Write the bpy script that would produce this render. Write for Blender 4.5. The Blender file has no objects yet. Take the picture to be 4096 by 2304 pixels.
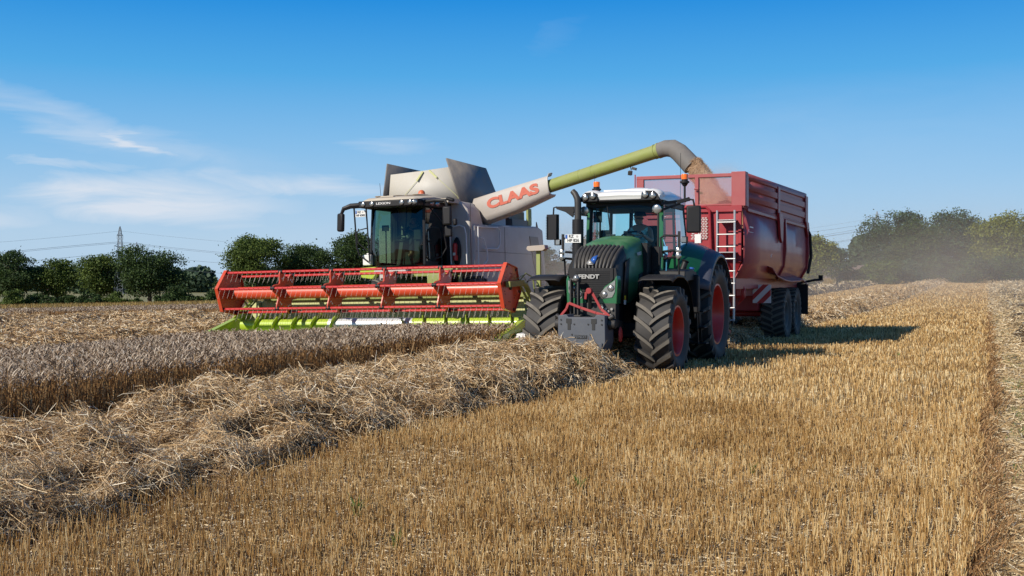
import bpy, bmesh, math, random
import numpy as np
from mathutils import Vector, Matrix, Euler

SC = bpy.context.scene
COL = SC.collection
rad = math.radians
# ------------------------------------------------------------------ camera
HEAD = math.atan(1907 / 4500.0)            # angle between the field rows and the camera axis
CH, SH = math.cos(HEAD), math.sin(HEAD)
cam_d = bpy.data.cameras.new('camera')
cam = bpy.data.objects.new('camera', cam_d); COL.objects.link(cam)
cam.location = (0, 0, 1.58)
cam.rotation_euler = (rad(90), 0, 0)
cam_d.sensor_width = 36.0
cam_d.lens = 36.0 * 4500 / 4096
cam_d.shift_y = -27 / 4096.0
cam_d.clip_start = 0.1
cam_d.clip_end = 9000
SC.camera = cam
# ------------------------------------------------------------------ sun and sky
SUN_EL, SUN_AZ = rad(32.5), rad(230)          # azimuth clockwise from +Y: from behind left of the camera
sd = bpy.data.lights.new('sun', 'SUN'); sd.energy = 5.2; sd.angle = rad(0.5); sd.color = (1.0, 0.93, 0.82)
so = bpy.data.objects.new('sun', sd); COL.objects.link(so)
sdir = Vector((math.sin(SUN_AZ) * math.cos(SUN_EL), math.cos(SUN_AZ) * math.cos(SUN_EL), math.sin(SUN_EL)))
so.rotation_euler = sdir.to_track_quat('Z', 'Y').to_euler()
so.location = (-20, -20, 30)
W = bpy.data.worlds.new('World'); SC.world = W; W.use_nodes = True
nt = W.node_tree; nt.nodes.clear(); N = nt.nodes; L = nt.links
def wn(t, **k):
    n_ = N.new(t)
    for a, b in k.items(): setattr(n_, a, b)
    return n_
def wmath(op, a, b=None):
    m_ = wn('ShaderNodeMath', operation=op)
    for i, v in enumerate((a, b)):
        if v is None: continue
        if isinstance(v, (int, float)): m_.inputs[i].default_value = v
        else: L.new(v, m_.inputs[i])
    return m_.outputs[0]
wout = wn('ShaderNodeOutputWorld'); wbg = wn('ShaderNodeBackground'); wbg.inputs[1].default_value = 0.1
L.new(wbg.outputs[0], wout.inputs[0])
sky = wn('ShaderNodeTexSky', sky_type='NISHITA', sun_disc=False, sun_elevation=SUN_EL, sun_rotation=SUN_AZ,
         air_density=1.0, dust_density=0.6, ozone_density=2.5)
tc = wn('ShaderNodeTexCoord'); sx = wn('ShaderNodeSeparateXYZ'); L.new(tc.outputs['Generated'], sx.inputs[0])
el = wmath('ARCSINE', sx.outputs[2]); az = wmath('ARCTAN2', sx.outputs[0], sx.outputs[1])
rp = wn('ShaderNodeValToRGB'); L.new(wmath('DIVIDE', el, 1.0), rp.inputs[0])
stops = [(0.0, (.47, .64, .82)), (.035, (.44, .63, .83)), (.075, (.35, .585, .84)), (.125, (.215, .505, .84)), (.18, (.075, .40, .81)), (.245, (.006, .268, .75)), (.5, (.010, .11, .36)), (1.0, (.008, .06, .22))]
cr = rp.color_ramp
while len(cr.elements) < len(stops): cr.elements.new(0.5)
for e_, (p_, c_) in zip(cr.elements, stops): e_.position = p_; e_.color = (*c_, 1)
sc10 = wn('ShaderNodeVectorMath', operation='SCALE'); L.new(rp.outputs[0], sc10.inputs[0]); sc10.inputs['Scale'].default_value = 10.0
mx = wn('ShaderNodeMix', data_type='RGBA'); mx.inputs[0].default_value = 0.92
L.new(sky.outputs[0], mx.inputs[6]); L.new(sc10.outputs[0], mx.inputs[7])
# thin cirrus: soft patches fixed in the sky by azimuth and elevation, frayed by noise
cb = wn('ShaderNodeCombineXYZ'); L.new(az, cb.inputs[0]); L.new(el, cb.inputs[1])
mp0 = wn('ShaderNodeMapping'); mp0.inputs['Scale'].default_value = (9, 38, 1); mp0.inputs['Rotation'].default_value = (0, 0, .25); L.new(cb.outputs[0], mp0.inputs[0])
nz = wn('ShaderNodeTexNoise'); nz.inputs['Scale'].default_value = 1.0; nz.inputs['Detail'].default_value = 7; nz.inputs['Roughness'].default_value = .58; nz.inputs['Distortion'].default_value = .8
L.new(mp0.outputs[0], nz.inputs['Vector'])
dv = wn('ShaderNodeVectorMath', operation='MULTIPLY_ADD'); L.new(nz.outputs['Color'], dv.inputs[0]); dv.inputs[1].default_value = (.10, .035, 0); L.new(cb.outputs[0], dv.inputs[2])
sb = wn('ShaderNodeVectorMath', operation='SUBTRACT'); L.new(dv.outputs[0], sb.inputs[0]); sb.inputs[1].default_value = (.05, .0175, 0)
def ae(px, py): return math.atan((px - 2048) / 4500), math.atan((1125 - py) / math.hypot(4500, px - 2048))
total = None
for (px, py, w_, h_, ro, st) in [(640, 800, .118, .023, -.04, 1.15), (1250, 735, .11, .011, -.06, .70), (230, 455, .15, .014, -.27, .40), (575, 572, .028, .005, -.45, .6), (300, 655, .05, .004, -.05, .5),
                                 (800, 640, .14, .02, -.2, .16), (1560, 575, .05, .008, .02, .30), (20, 870, .04, .012, 0, .4), (2230, 150, .03, .01, .4, .05), (600, 900, .3, .05, 0, .10), (3200, 560, .3, .05, .1, .07)]:
    a_, e_ = ae(px, py)
    m_ = wn('ShaderNodeMapping', vector_type='TEXTURE'); L.new(sb.outputs[0], m_.inputs[0])
    m_.inputs['Location'].default_value = (a_, e_, 0); m_.inputs['Rotation'].default_value = (0, 0, ro); m_.inputs['Scale'].default_value = (w_, h_, 1)
    g_ = wn('ShaderNodeTexGradient', gradient_type='SPHERICAL'); L.new(m_.outputs[0], g_.inputs[0])
    v_ = wmath('MULTIPLY', wmath('POWER', g_.outputs[1], .8), st)
    total = v_ if total is None else wmath('ADD', total, v_)
nr = wn('ShaderNodeMapRange'); L.new(nz.outputs[0], nr.inputs[0]); nr.inputs[1].default_value = .33; nr.inputs[2].default_value = .66; nr.inputs[3].default_value = .35; nr.inputs[4].default_value = 1.25
cl = wmath('MINIMUM', wmath('MULTIPLY', total, nr.outputs[0]), .9)
mc = wn('ShaderNodeMix', data_type='RGBA'); L.new(cl, mc.inputs[0]); L.new(mx.outputs[2], mc.inputs[6]); mc.inputs[7].default_value = (7.1, 7.7, 8.6, 1)
L.new(mc.outputs[2], wbg.inputs[0])
SC.view_settings.view_transform = 'Standard'
SC.view_settings.look = 'None'
SC.view_settings.exposure = 0.0
SC.view_settings.gamma = 1.0
SC.cycles.use_denoising = True
SC.cycles.max_bounces = 8; SC.cycles.diffuse_bounces = 3; SC.cycles.glossy_bounces = 3
SC.cycles.transparent_max_bounces = 16; SC.cycles.volume_bounces = 1
SC.cycles.caustics_reflective = False; SC.cycles.caustics_refractive = False

# ------------------------------------------------------------------ helpers
rng = np.random.default_rng(7)
random.seed(3)
def st(x, y): return x * CH - y * SH, x * SH + y * CH       # world -> field frame (s across rows, t along rows)
def xy(s, t): return s * CH + t * SH, -s * SH + t * CH
def sstep(a, b, v):
    u = np.clip((v - a) / (b - a), 0, 1); return u * u * (3 - 2 * u)
def ground(x, y):
    s, t = st(x, y)
    z = .02 * np.maximum(np.minimum(s + 5, 0), -190)
    z = z + sstep(-95, -30, s) * .0125 * np.clip(t - 62, 0, 160)
    return z
def gz(s, t):
    x, y = xy(s, t); return float(ground(np.float64(x), np.float64(y)))
def tag(o, label=None, cat=None, group=None, kind=None):
    if label: o['label'] = label
    if cat: o['category'] = cat
    if group: o['group'] = group
    if kind: o['kind'] = kind
    return o

class MB:
    def __init__(self): self.v = []; self.f = []; self.m = []
    def add(self, vs, fs, m=0):
        b = len(self.v); self.v += [tuple(p) for p in vs]
        self.f += [tuple(b + i for i in f) for f in fs]; self.m += [m] * len(fs); return self
    def box(self, a0, a1, b0, b1, c0, c1, m=0):
        vs = [(x, y, z) for x in (a0, a1) for y in (b0, b1) for z in (c0, c1)]
        return self.add(vs, [(0, 1, 3, 2), (4, 6, 7, 5), (0, 4, 5, 1), (2, 3, 7, 6), (0, 2, 6, 4), (1, 5, 7, 3)], m)
    def obox(self, c, size, rot=(0, 0, 0), m=0):
        R = Euler(rot).to_matrix(); h = [q / 2 for q in size]; c = Vector(c)
        vs = [c + R @ Vector((x * h[0], y * h[1], z * h[2])) for x in (-1, 1) for y in (-1, 1) for z in (-1, 1)]
        return self.add(vs, [(0, 1, 3, 2), (4, 6, 7, 5), (0, 4, 5, 1), (2, 3, 7, 6), (0, 2, 6, 4), (1, 5, 7, 3)], m)
    def beam(self, p0, p1, w, h, m=0, up=(0, 0, 1)):
        p0, p1 = Vector(p0), Vector(p1); d = (p1 - p0).normalized(); u = Vector(up)
        x = d.cross(u)
        if x.length < 1e-3: x = d.cross(Vector((1, 0, 0)))
        x.normalize(); u = x.cross(d)
        vs = [p + x * a * w / 2 + u * b * h / 2 for p in (p0, p1) for a, b in ((-1, -1), (1, -1), (1, 1), (-1, 1))]
        return self.add(vs, [(0, 3, 2, 1), (4, 5, 6, 7), (0, 1, 5, 4), (1, 2, 6, 5), (2, 3, 7, 6), (3, 0, 4, 7)], m)
    def prism(self, poly, axis, a, b, m=0):
        """poly in the plane across `axis`: axis 's' -> (t, z), 't' -> (s, z), 'z' -> (s, t)"""
        def P(p, q):
            return {'s': (q, p[0], p[1]), 't': (p[0], q, p[1]), 'z': (p[0], p[1], q)}[axis]
        n = len(poly); vs = [P(p, a) for p in poly] + [P(p, b) for p in poly]
        fs = [tuple(range(n)), tuple(range(2 * n - 1, n - 1, -1))] + [(i, n + i, n + (i + 1) % n, (i + 1) % n) for i in range(n)]
        return self.add(vs, fs, m)
    def cyl(self, p0, p1, r0, r1=None, n=14, m=0, cap=True):
        r1 = r0 if r1 is None else r1; p0, p1 = Vector(p0), Vector(p1); d = (p1 - p0).normalized()
        x = d.orthogonal().normalized(); y = d.cross(x); vs = []
        for p, r in ((p0, r0), (p1, r1)):
            for i in range(n):
                a = 2 * math.pi * i / n; vs.append(p + (x * math.cos(a) + y * math.sin(a)) * r)
        fs = [(i, (i + 1) % n, n + (i + 1) % n, n + i) for i in range(n)]
        if cap: fs += [tuple(range(n - 1, -1, -1)), tuple(range(n, 2 * n))]
        return self.add(vs, fs, m)
    def tube(self, pts, r, n=8, m=0, closed=False):
        pts = [Vector(p) for p in pts]; k = len(pts); vs = []
        rs = r if isinstance(r, (list, tuple)) else [r] * k
        x = None
        for i, p in enumerate(pts):
            a = pts[i - 1] if (i or closed) else p; b = pts[(i + 1) % k] if (i < k - 1 or closed) else p
            d = (b - a).normalized()
            x = d.orthogonal().normalized() if x is None else (x - d * x.dot(d)).normalized()
            y = d.cross(x)
            for j in range(n):
                q = 2 * math.pi * j / n; vs.append(p + (x * math.cos(q) + y * math.sin(q)) * rs[i])
        fs = []
        for i in range(k if closed else k - 1):
            i2 = (i + 1) % k
            fs += [(i * n + j, i * n + (j + 1) % n, i2 * n + (j + 1) % n, i2 * n + j) for j in range(n)]
        if not closed: fs += [tuple(range(n - 1, -1, -1)), tuple(range((k - 1) * n, k * n))]
        return self.add(vs, fs, m)
    def lathe(self, prof, c, axis, n=32, m=0, closed=False):
        """prof = [(radius, offset along axis)]"""
        c = Vector(c); d = Vector(axis).normalized(); x = d.orthogonal().normalized(); y = d.cross(x); vs = []
        for r, h in prof:
            for j in range(n):
                q = 2 * math.pi * j / n; vs.append(c + d * h + (x * math.cos(q) + y * math.sin(q)) * r)
        k = len(prof); fs = []
        for i in range(k - 1 + (1 if closed else 0)):
            i2 = (i + 1) % k
            fs += [(i * n + j, i * n + (j + 1) % n, i2 * n + (j + 1) % n, i2 * n + j) for j in range(n)]
        return self.add(vs, fs, m)
    def grid(self, rows, m=0):
        k = len(rows[0]); vs = [p for r in rows for p in r]
        fs = [(i * k + j, i * k + j + 1, (i + 1) * k + j + 1, (i + 1) * k + j) for i in range(len(rows) - 1) for j in range(k - 1)]
        return self.add(vs, fs, m)
    def sphere(self, c, r, m=0, nu=14, nv=9):
        r = r if isinstance(r, (tuple, list)) else (r, r, r); rows = []
        for i in range(nv):
            a = math.pi * (i + .0001) / (nv - 1 + .0002)
            rows.append([(c[0] + r[0] * math.sin(a) * math.cos(2 * math.pi * j / nu), c[1] + r[1] * math.sin(a) * math.sin(2 * math.pi * j / nu), c[2] + r[2] * math.cos(a)) for j in range(nu + 1)])
        return self.grid(rows, m)
    def build(self, name, mats, parent=None, org=(0, 0, 0), bevel=0, solid=0, smooth=35):
        me = bpy.data.meshes.new(name)
        me.from_pydata([(p[0] - org[0], p[1] - org[1], p[2] - org[2]) for p in self.v], [], self.f)
        for mt in (mats if isinstance(mats, (list, tuple)) else [mats]): me.materials.append(mt)
        me.polygons.foreach_set('material_index', self.m)
        bm = bmesh.new(); bm.from_mesh(me); bmesh.ops.remove_doubles(bm, verts=bm.verts, dist=1e-5)
        bmesh.ops.recalc_face_normals(bm, faces=bm.faces); bm.to_mesh(me); bm.free()
        if smooth:
            me.shade_smooth(); me.set_sharp_from_angle(angle=rad(smooth))
        o = bpy.data.objects.new(name, me); COL.objects.link(o)
        if parent: o.parent = parent
        if solid:
            sm = o.modifiers.new('solid', 'SOLIDIFY'); sm.thickness = solid; sm.offset = 0
        if bevel:
            b_ = o.modifiers.new('bevel', 'BEVEL'); b_.width = bevel; b_.segments = 2; b_.limit_method = 'ANGLE'; b_.angle_limit = rad(40)
        return o

class Machine:
    """a thing standing in the field frame; all part coordinates are given as (s, t, z)"""
    def __init__(self, name, s, t, z, label, cat, roll=0.0):
        x, y = xy(s, t)
        self.o = bpy.data.objects.new(name, None); COL.objects.link(self.o)
        self.o.location = (x, y, z); self.o.rotation_euler = (0, -roll, -HEAD); self.o.empty_display_size = .3
        self.org = (s, t, 0 if roll else z)
        tag(self.o, label, cat)
    def part(self, name, mb, mats, parent=None, label=None, **k):
        o = mb.build(name, mats, parent or self.o, self.org, **k)
        if label: o['label'] = label
        return o
    def text(self, name, body, size, loc, xdir, up, mt, parent=None, shear=0, ext=.004, bold=0, sx=1.0, align='CENTER'):
        c = bpy.data.curves.new(name, 'FONT'); c.body = body; c.size = size; c.align_x = align; c.align_y = 'CENTER'
        c.extrude = ext; c.shear = shear; c.offset = bold; c.materials.append(mt)
        tmp = bpy.data.objects.new(name, c); me = bpy.data.meshes.new_from_object(tmp); me.name = name; bpy.data.objects.remove(tmp)
        o = bpy.data.objects.new(name, me); COL.objects.link(o); o.parent = parent or self.o
        X = Vector(xdir).normalized(); Z = X.cross(Vector(up)).normalized(); Y = Z.cross(X)
        M = Matrix((X, Y, Z)).transposed().to_4x4() @ Matrix.Diagonal((sx, 1, 1, 1))
        M.translation = Vector(loc) - Vector(self.org)
        o.matrix_local = M
        return o

# ------------------------------------------------------------------ materials
def newmat(name):
    m = bpy.data.materials.new(name); m.use_nodes = True
    return m, m.node_tree.nodes, m.node_tree.links, m.node_tree.nodes['Principled BSDF']
def paint(name, col, rough=.4, metal=0, dust=.35, dustcol=(.42, .34, .25), scale=3.0, coat=0, spec=.5):
    """painted or moulded surface with dust lying on upward faces and in patches"""
    m, n, l, p = newmat(name)
    p.inputs['Metallic'].default_value = metal
    p.inputs['Specular IOR Level'].default_value = spec
    p.inputs['Coat Weight'].default_value = coat; p.inputs['Coat Roughness'].default_value = .12
    t = n.new('ShaderNodeTexCoord'); a = n.new('ShaderNodeTexNoise'); a.inputs['Scale'].default_value = scale; a.inputs['Detail'].default_value = 8; a.inputs['Roughness'].default_value = .65
    l.new(t.outputs['Object'], a.inputs['Vector'])
    b = n.new('ShaderNodeTexNoise'); b.inputs['Scale'].default_value = 60; b.inputs['Detail'].default_value = 3; l.new(t.outputs['Object'], b.inputs['Vector'])
    g = n.new('ShaderNodeNewGeometry'); s = n.new('ShaderNodeSeparateXYZ'); l.new(g.outputs['Normal'], s.inputs[0])
    up = n.new('ShaderNodeMapRange'); l.new(s.outputs[2], up.inputs[0]); up.inputs[1].default_value = .2; up.inputs[2].default_value = 1; up.inputs[3].default_value = .35; up.inputs[4].default_value = 1.3
    r = n.new('ShaderNodeMapRange'); l.new(a.outputs[0], r.inputs[0]); r.inputs[1].default_value = .35; r.inputs[2].default_value = .72
    q = n.new('ShaderNodeMath'); q.operation = 'MULTIPLY'; l.new(r.outputs[0], q.inputs[0]); l.new(up.outputs[0], q.inputs[1])
    q2 = n.new('ShaderNodeMath'); q2.operation = 'MULTIPLY_ADD'; l.new(b.outputs[0], q2.inputs[0]); q2.inputs[1].default_value = .35; l.new(q.outputs[0], q2.inputs[2])
    q3 = n.new('ShaderNodeMath'); q3.operation = 'MULTIPLY'; q3.use_clamp = True; l.new(q2.outputs[0], q3.inputs[0]); q3.inputs[1].default_value = dust
    mxx = n.new('ShaderNodeMix'); mxx.data_type = 'RGBA'; l.new(q3.outputs[0], mxx.inputs[0]); mxx.inputs[6].default_value = (*col, 1); mxx.inputs[7].default_value = (*dustcol, 1)
    l.new(mxx.outputs[2], p.inputs['Base Color'])
    rr = n.new('ShaderNodeMath'); rr.operation = 'MULTIPLY_ADD'; rr.use_clamp = True; l.new(q3.outputs[0], rr.inputs[0]); rr.inputs[1].default_value = .8; rr.inputs[2].default_value = rough; l.new(rr.outputs[0], p.inputs['Roughness'])
    bp = n.new('ShaderNodeBump'); bp.inputs['Strength'].default_value = .06; bp.inputs['Distance'].default_value = .01; l.new(a.outputs[0], bp.inputs['Height']); l.new(bp.outputs[0], p.inputs['Normal'])
    return m
def glass(name, tint, refl=.5, rough=0.0):
    m, n, l, p = newmat(name); n.remove(p); out = n['Material Output']
    tr = n.new('ShaderNodeBsdfTransparent'); tr.inputs[0].default_value = (*tint, 1)
    gl = n.new('ShaderNodeBsdfGlossy'); gl.inputs['Roughness'].default_value = rough; gl.inputs[0].default_value = (.9, .9, .9, 1)
    fr = n.new('ShaderNodeFresnel'); fr.inputs[0].default_value = 1.5
    mt = n.new('ShaderNodeMath'); mt.operation = 'MULTIPLY'; l.new(fr.outputs[0], mt.inputs[0]); mt.inputs[1].default_value = refl
    ms = n.new('ShaderNodeMixShader'); l.new(mt.outputs[0], ms.inputs[0]); l.new(tr.outputs[0], ms.inputs[1]); l.new(gl.outputs[0], ms.inputs[2])
    l.new(ms.outputs[0], out.inputs[0]); return m
def islands(name, stops, rough=.7, trans=.0, spec=.25, patch=0):
    """each loose piece (a straw, a leaf, an ear) takes its own colour from the ramp"""
    m, n, l, p = newmat(name)
    g = n.new('ShaderNodeNewGeometry'); r = n.new('ShaderNodeValToRGB'); e = r.color_ramp
    while len(e.elements) < len(stops): e.elements.new(.5)
    for x_, (a_, c_) in zip(e.elements, stops): x_.position = a_; x_.color = (*c_, 1)
    src = g.outputs['Random Per Island']
    if patch:
        t = n.new('ShaderNodeTexCoord'); a = n.new('ShaderNodeTexNoise'); a.inputs['Scale'].default_value = patch; a.inputs['Detail'].default_value = 4; l.new(t.outputs['Object'], a.inputs['Vector'])
        q = n.new('ShaderNodeMath'); q.operation = 'MULTIPLY_ADD'; l.new(a.outputs[0], q.inputs[0]); q.inputs[1].default_value = 1.0; q.inputs[2].default_value = -.5
        q2 = n.new('ShaderNodeMath'); q2.operation = 'ADD'; q2.use_clamp = True; l.new(q.outputs[0], q2.inputs[0]); l.new(src, q2.inputs[1]); src = q2.outputs[0]
    l.new(src, r.inputs[0]); l.new(r.outputs[0], p.inputs['Base Color'])
    p.inputs['Roughness'].default_value = rough; p.inputs['Specular IOR Level'].default_value = spec
    if trans:
        out = n['Material Output']; tl = n.new('ShaderNodeBsdfTranslucent'); l.new(r.outputs[0], tl.inputs[0])
        ms = n.new('ShaderNodeMixShader'); ms.inputs[0].default_value = trans; l.new(p.outputs[0], ms.inputs[1]); l.new(tl.outputs[0], ms.inputs[2]); l.new(ms.outputs[0], out.inputs[0])
    return m
M = {}
M['comb_grey'] = paint('combine_grey_paint', (.52, .485, .45), .45, dust=.55, dustcol=(.40, .32, .24))
M['comb_dark'] = paint('combine_dark_grey', (.09, .088, .088), .45, dust=.35)
M['tank_panel'] = paint('tank_panel_grey', (.50, .48, .43), .5, dust=.35)
M['tank_flap'] = paint('tank_flap_grey', (.135, .13, .13), .45, dust=.45)
M['lime'] = paint('lime_green_paint', (.40, .54, .03), .3, dust=.15, coat=.3)
M['lime_dusty'] = paint('dusty_lime_paint', (.24, .29, .055), .45, dust=.6, dustcol=(.34, .31, .20))
M['lime_pale'] = paint('pale_dusty_lime', (.55, .57, .25), .7, dust=.6, dustcol=(.58, .52, .34), scale=5)
M['auger_white'] = paint('polished_auger_steel', (.75, .76, .74), .25, metal=.3, dust=.05)
M['reel_red'] = paint('reel_red_paint', (.60, .06, .018), .35, dust=.12, coat=.3)
M['reel_bar'] = paint('reel_bar_red', (.55, .02, .02), .35, dust=.1, coat=.2)
M['tine'] = paint('tine_steel', (.24, .22, .20), .5, metal=.5, dust=.1)
M['steel'] = paint('bare_steel', (.40, .39, .37), .45, metal=.7, dust=.1)
M['rubber'] = paint('tyre_rubber', (.022, .021, .022), .6, dust=.30, dustcol=(.13, .11, .085), scale=6)
M['lug'] = paint('tyre_lug_rubber', (.10, .09, .078), .7, dust=.85, dustcol=(.24, .21, .165), scale=7)  # dusty lug tops, paler than the sides: tread light-and-shadow contrast put into colour
M['black'] = paint('black_plastic', (.011, .011, .013), .5, spec=.3, dust=.07, dustcol=(.2, .17, .13))
M['black_dusty'] = paint('dusty_black_plastic', (.020, .019, .019), .45, dust=.25, dustcol=(.22, .19, .15))
M['trailer_side'] = paint('dusty_skylit_side', (.40, .035, .045), .38, dust=.5, dustcol=(.46, .27, .23), coat=.25, scale=1.6)  # dusty red, lightened to stand for sky light on the shaded sides
M['rail'] = paint('rail_white', (.72, .71, .69), .4, dust=.2)
M['green'] = paint('tractor_green_paint', (.009, .125, .042), .25, dust=.14, coat=.5, dustcol=(.25, .27, .16))
M['green_dusty'] = paint('dusty_tractor_green', (.012, .14, .05), .35, dust=.36, coat=.2, dustcol=(.24, .34, .18))
M['fender_grey'] = paint('fender_blue_grey', (.045, .055, .085), .4, dust=.2)
M['weight_grey'] = paint('cast_weight_grey', (.07, .08, .10), .45, dust=.25, dustcol=(.3, .28, .25))
M['white'] = paint('roof_white', (.78, .77, .74), .3, dust=.15, coat=.3)
M['rim_red'] = paint('rim_red_paint', (.62, .03, .018), .35, dust=.15, coat=.2)
M['trailer'] = paint('trailer_red_paint', (.31, .009, .018), .42, dust=.24, dustcol=(.38, .17, .14), coat=.15)
M['trailer_rib'] = paint('trailer_rib_paint', (.34, .04, .045), .5, dust=.5, dustcol=(.45, .28, .25), coat=.15)
M['trailer_in'] = paint('trailer_inner_paint', (.34, .05, .04), .5, dust=.5)
M['chrome'] = paint('lamp_reflector', (.45, .45, .45), .12, metal=1, dust=.05)
M['lens'] = paint('lamp_lens', (.36, .36, .34), .2, metal=.6, dust=.1)
M['orange'] = paint('beacon_orange', (.95, .17, .01), .25, dust=.05)
M['strap'] = paint('red_strap', (.32, .022, .028), .8, dust=.2)
M['plate'] = paint('plate_white', (.75, .75, .72), .5, dust=.15)
M['ink'] = paint('lettering_black', (.02, .02, .02), .6, dust=0)
M['blue'] = paint('badge_blue', (.02, .10, .38), .25, dust=.05)
M['claas_red'] = paint('lettering_red', (.58, .13, .08), .55, dust=.2, dustcol=(.5, .35, .25))
M['white_mark'] = paint('lettering_white', (.78, .76, .74), .5, dust=.1)
M['red_board'] = paint('board_red', (.5, .02, .02), .45, dust=.2)
M['gold_refl'] = paint('headlight_reflector', (.60, .55, .48), .15, metal=.9, dust=.05)
M['seat'] = paint('seat_fabric', (.05, .055, .06), .9, dust=.1)
M['inner'] = paint('cab_lining', (.10, .115, .12), .8, dust=.1)
M['alu'] = paint('ladder_aluminium', (.52, .51, .50), .35, metal=.5, dust=.15)
M['fire_red'] = paint('extinguisher_red', (.5, .015, .015), .3, dust=.1)
M['glass_t'] = glass('tractor_glass', (.74, .95, .95), .6)
M['glass_c'] = glass('combine_glass', (.38, .52, .42), 1.3)
M['glass_s'] = glass('combine_side_glass', (.08, .10, .10), .12)
M['skin'] = paint('skin', (.50, .26, .18), .55, dust=0)
M['hair'] = paint('hair', (.02, .017, .015), .7, dust=0)
def shirt_mat():
    m, n, l, p = newmat('mint_shirt'); t = n.new('ShaderNodeTexCoord'); v = n.new('ShaderNodeTexVoronoi'); v.inputs['Scale'].default_value = 14; l.new(t.outputs['Object'], v.inputs['Vector'])
    r = n.new('ShaderNodeValToRGB'); r.color_ramp.elements[0].position = .10; r.color_ramp.elements[0].color = (.03, .05, .08, 1); r.color_ramp.elements[1].position = .16; r.color_ramp.elements[1].color = (.50, .82, .78, 1)
    l.new(v.outputs['Distance'], r.inputs[0]); l.new(r.outputs[0], p.inputs['Base Color']); p.inputs['Roughness'].default_value = .9
    return m
M['shirt'] = shirt_mat()
M['shirt_dark'] = paint('dark_shirt', (.03, .035, .045), .9, dust=.05)
M['trouser'] = paint('trousers', (.03, .035, .06), .9, dust=.1)
M['grain'] = islands('wheat_grain', [(0, (.24, .13, .06)), (.5, (.42, .26, .14)), (1, (.62, .43, .26))], .7)
def mesh_screen_mat():
    """woven wire screen: the wires are opaque, the holes are open"""
    m, n, l, p = newmat('wire_screen'); out = n['Material Output']; t = n.new('ShaderNodeTexCoord'); s = n.new('ShaderNodeSeparateXYZ'); l.new(t.outputs['Object'], s.inputs[0])
    ws = []
    for i in (0, 2):
        a = n.new('ShaderNodeMath'); a.operation = 'MULTIPLY'; a.inputs[1].default_value = 42; l.new(s.outputs[i], a.inputs[0])
        f = n.new('ShaderNodeMath'); f.operation = 'FRACT'; l.new(a.outputs[0], f.inputs[0])
        c = n.new('ShaderNodeMath'); c.operation = 'LESS_THAN'; c.inputs[1].default_value = .27; l.new(f.outputs[0], c.inputs[0]); ws.append(c)
    mxm = n.new('ShaderNodeMath'); mxm.operation = 'MAXIMUM'; l.new(ws[0].outputs[0], mxm.inputs[0]); l.new(ws[1].outputs[0], mxm.inputs[1])
    tr = n.new('ShaderNodeBsdfTransparent'); ms = n.new('ShaderNodeMixShader'); l.new(mxm.outputs[0], ms.inputs[0]); l.new(tr.outputs[0], ms.inputs[1]); l.new(p.outputs[0], ms.inputs[2]); l.new(ms.outputs[0], out.inputs[0])
    p.inputs['Base Color'].default_value = (.36, .10, .10, 1); p.inputs['Roughness'].default_value = .5
    return m
M['screen'] = mesh_screen_mat()

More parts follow.
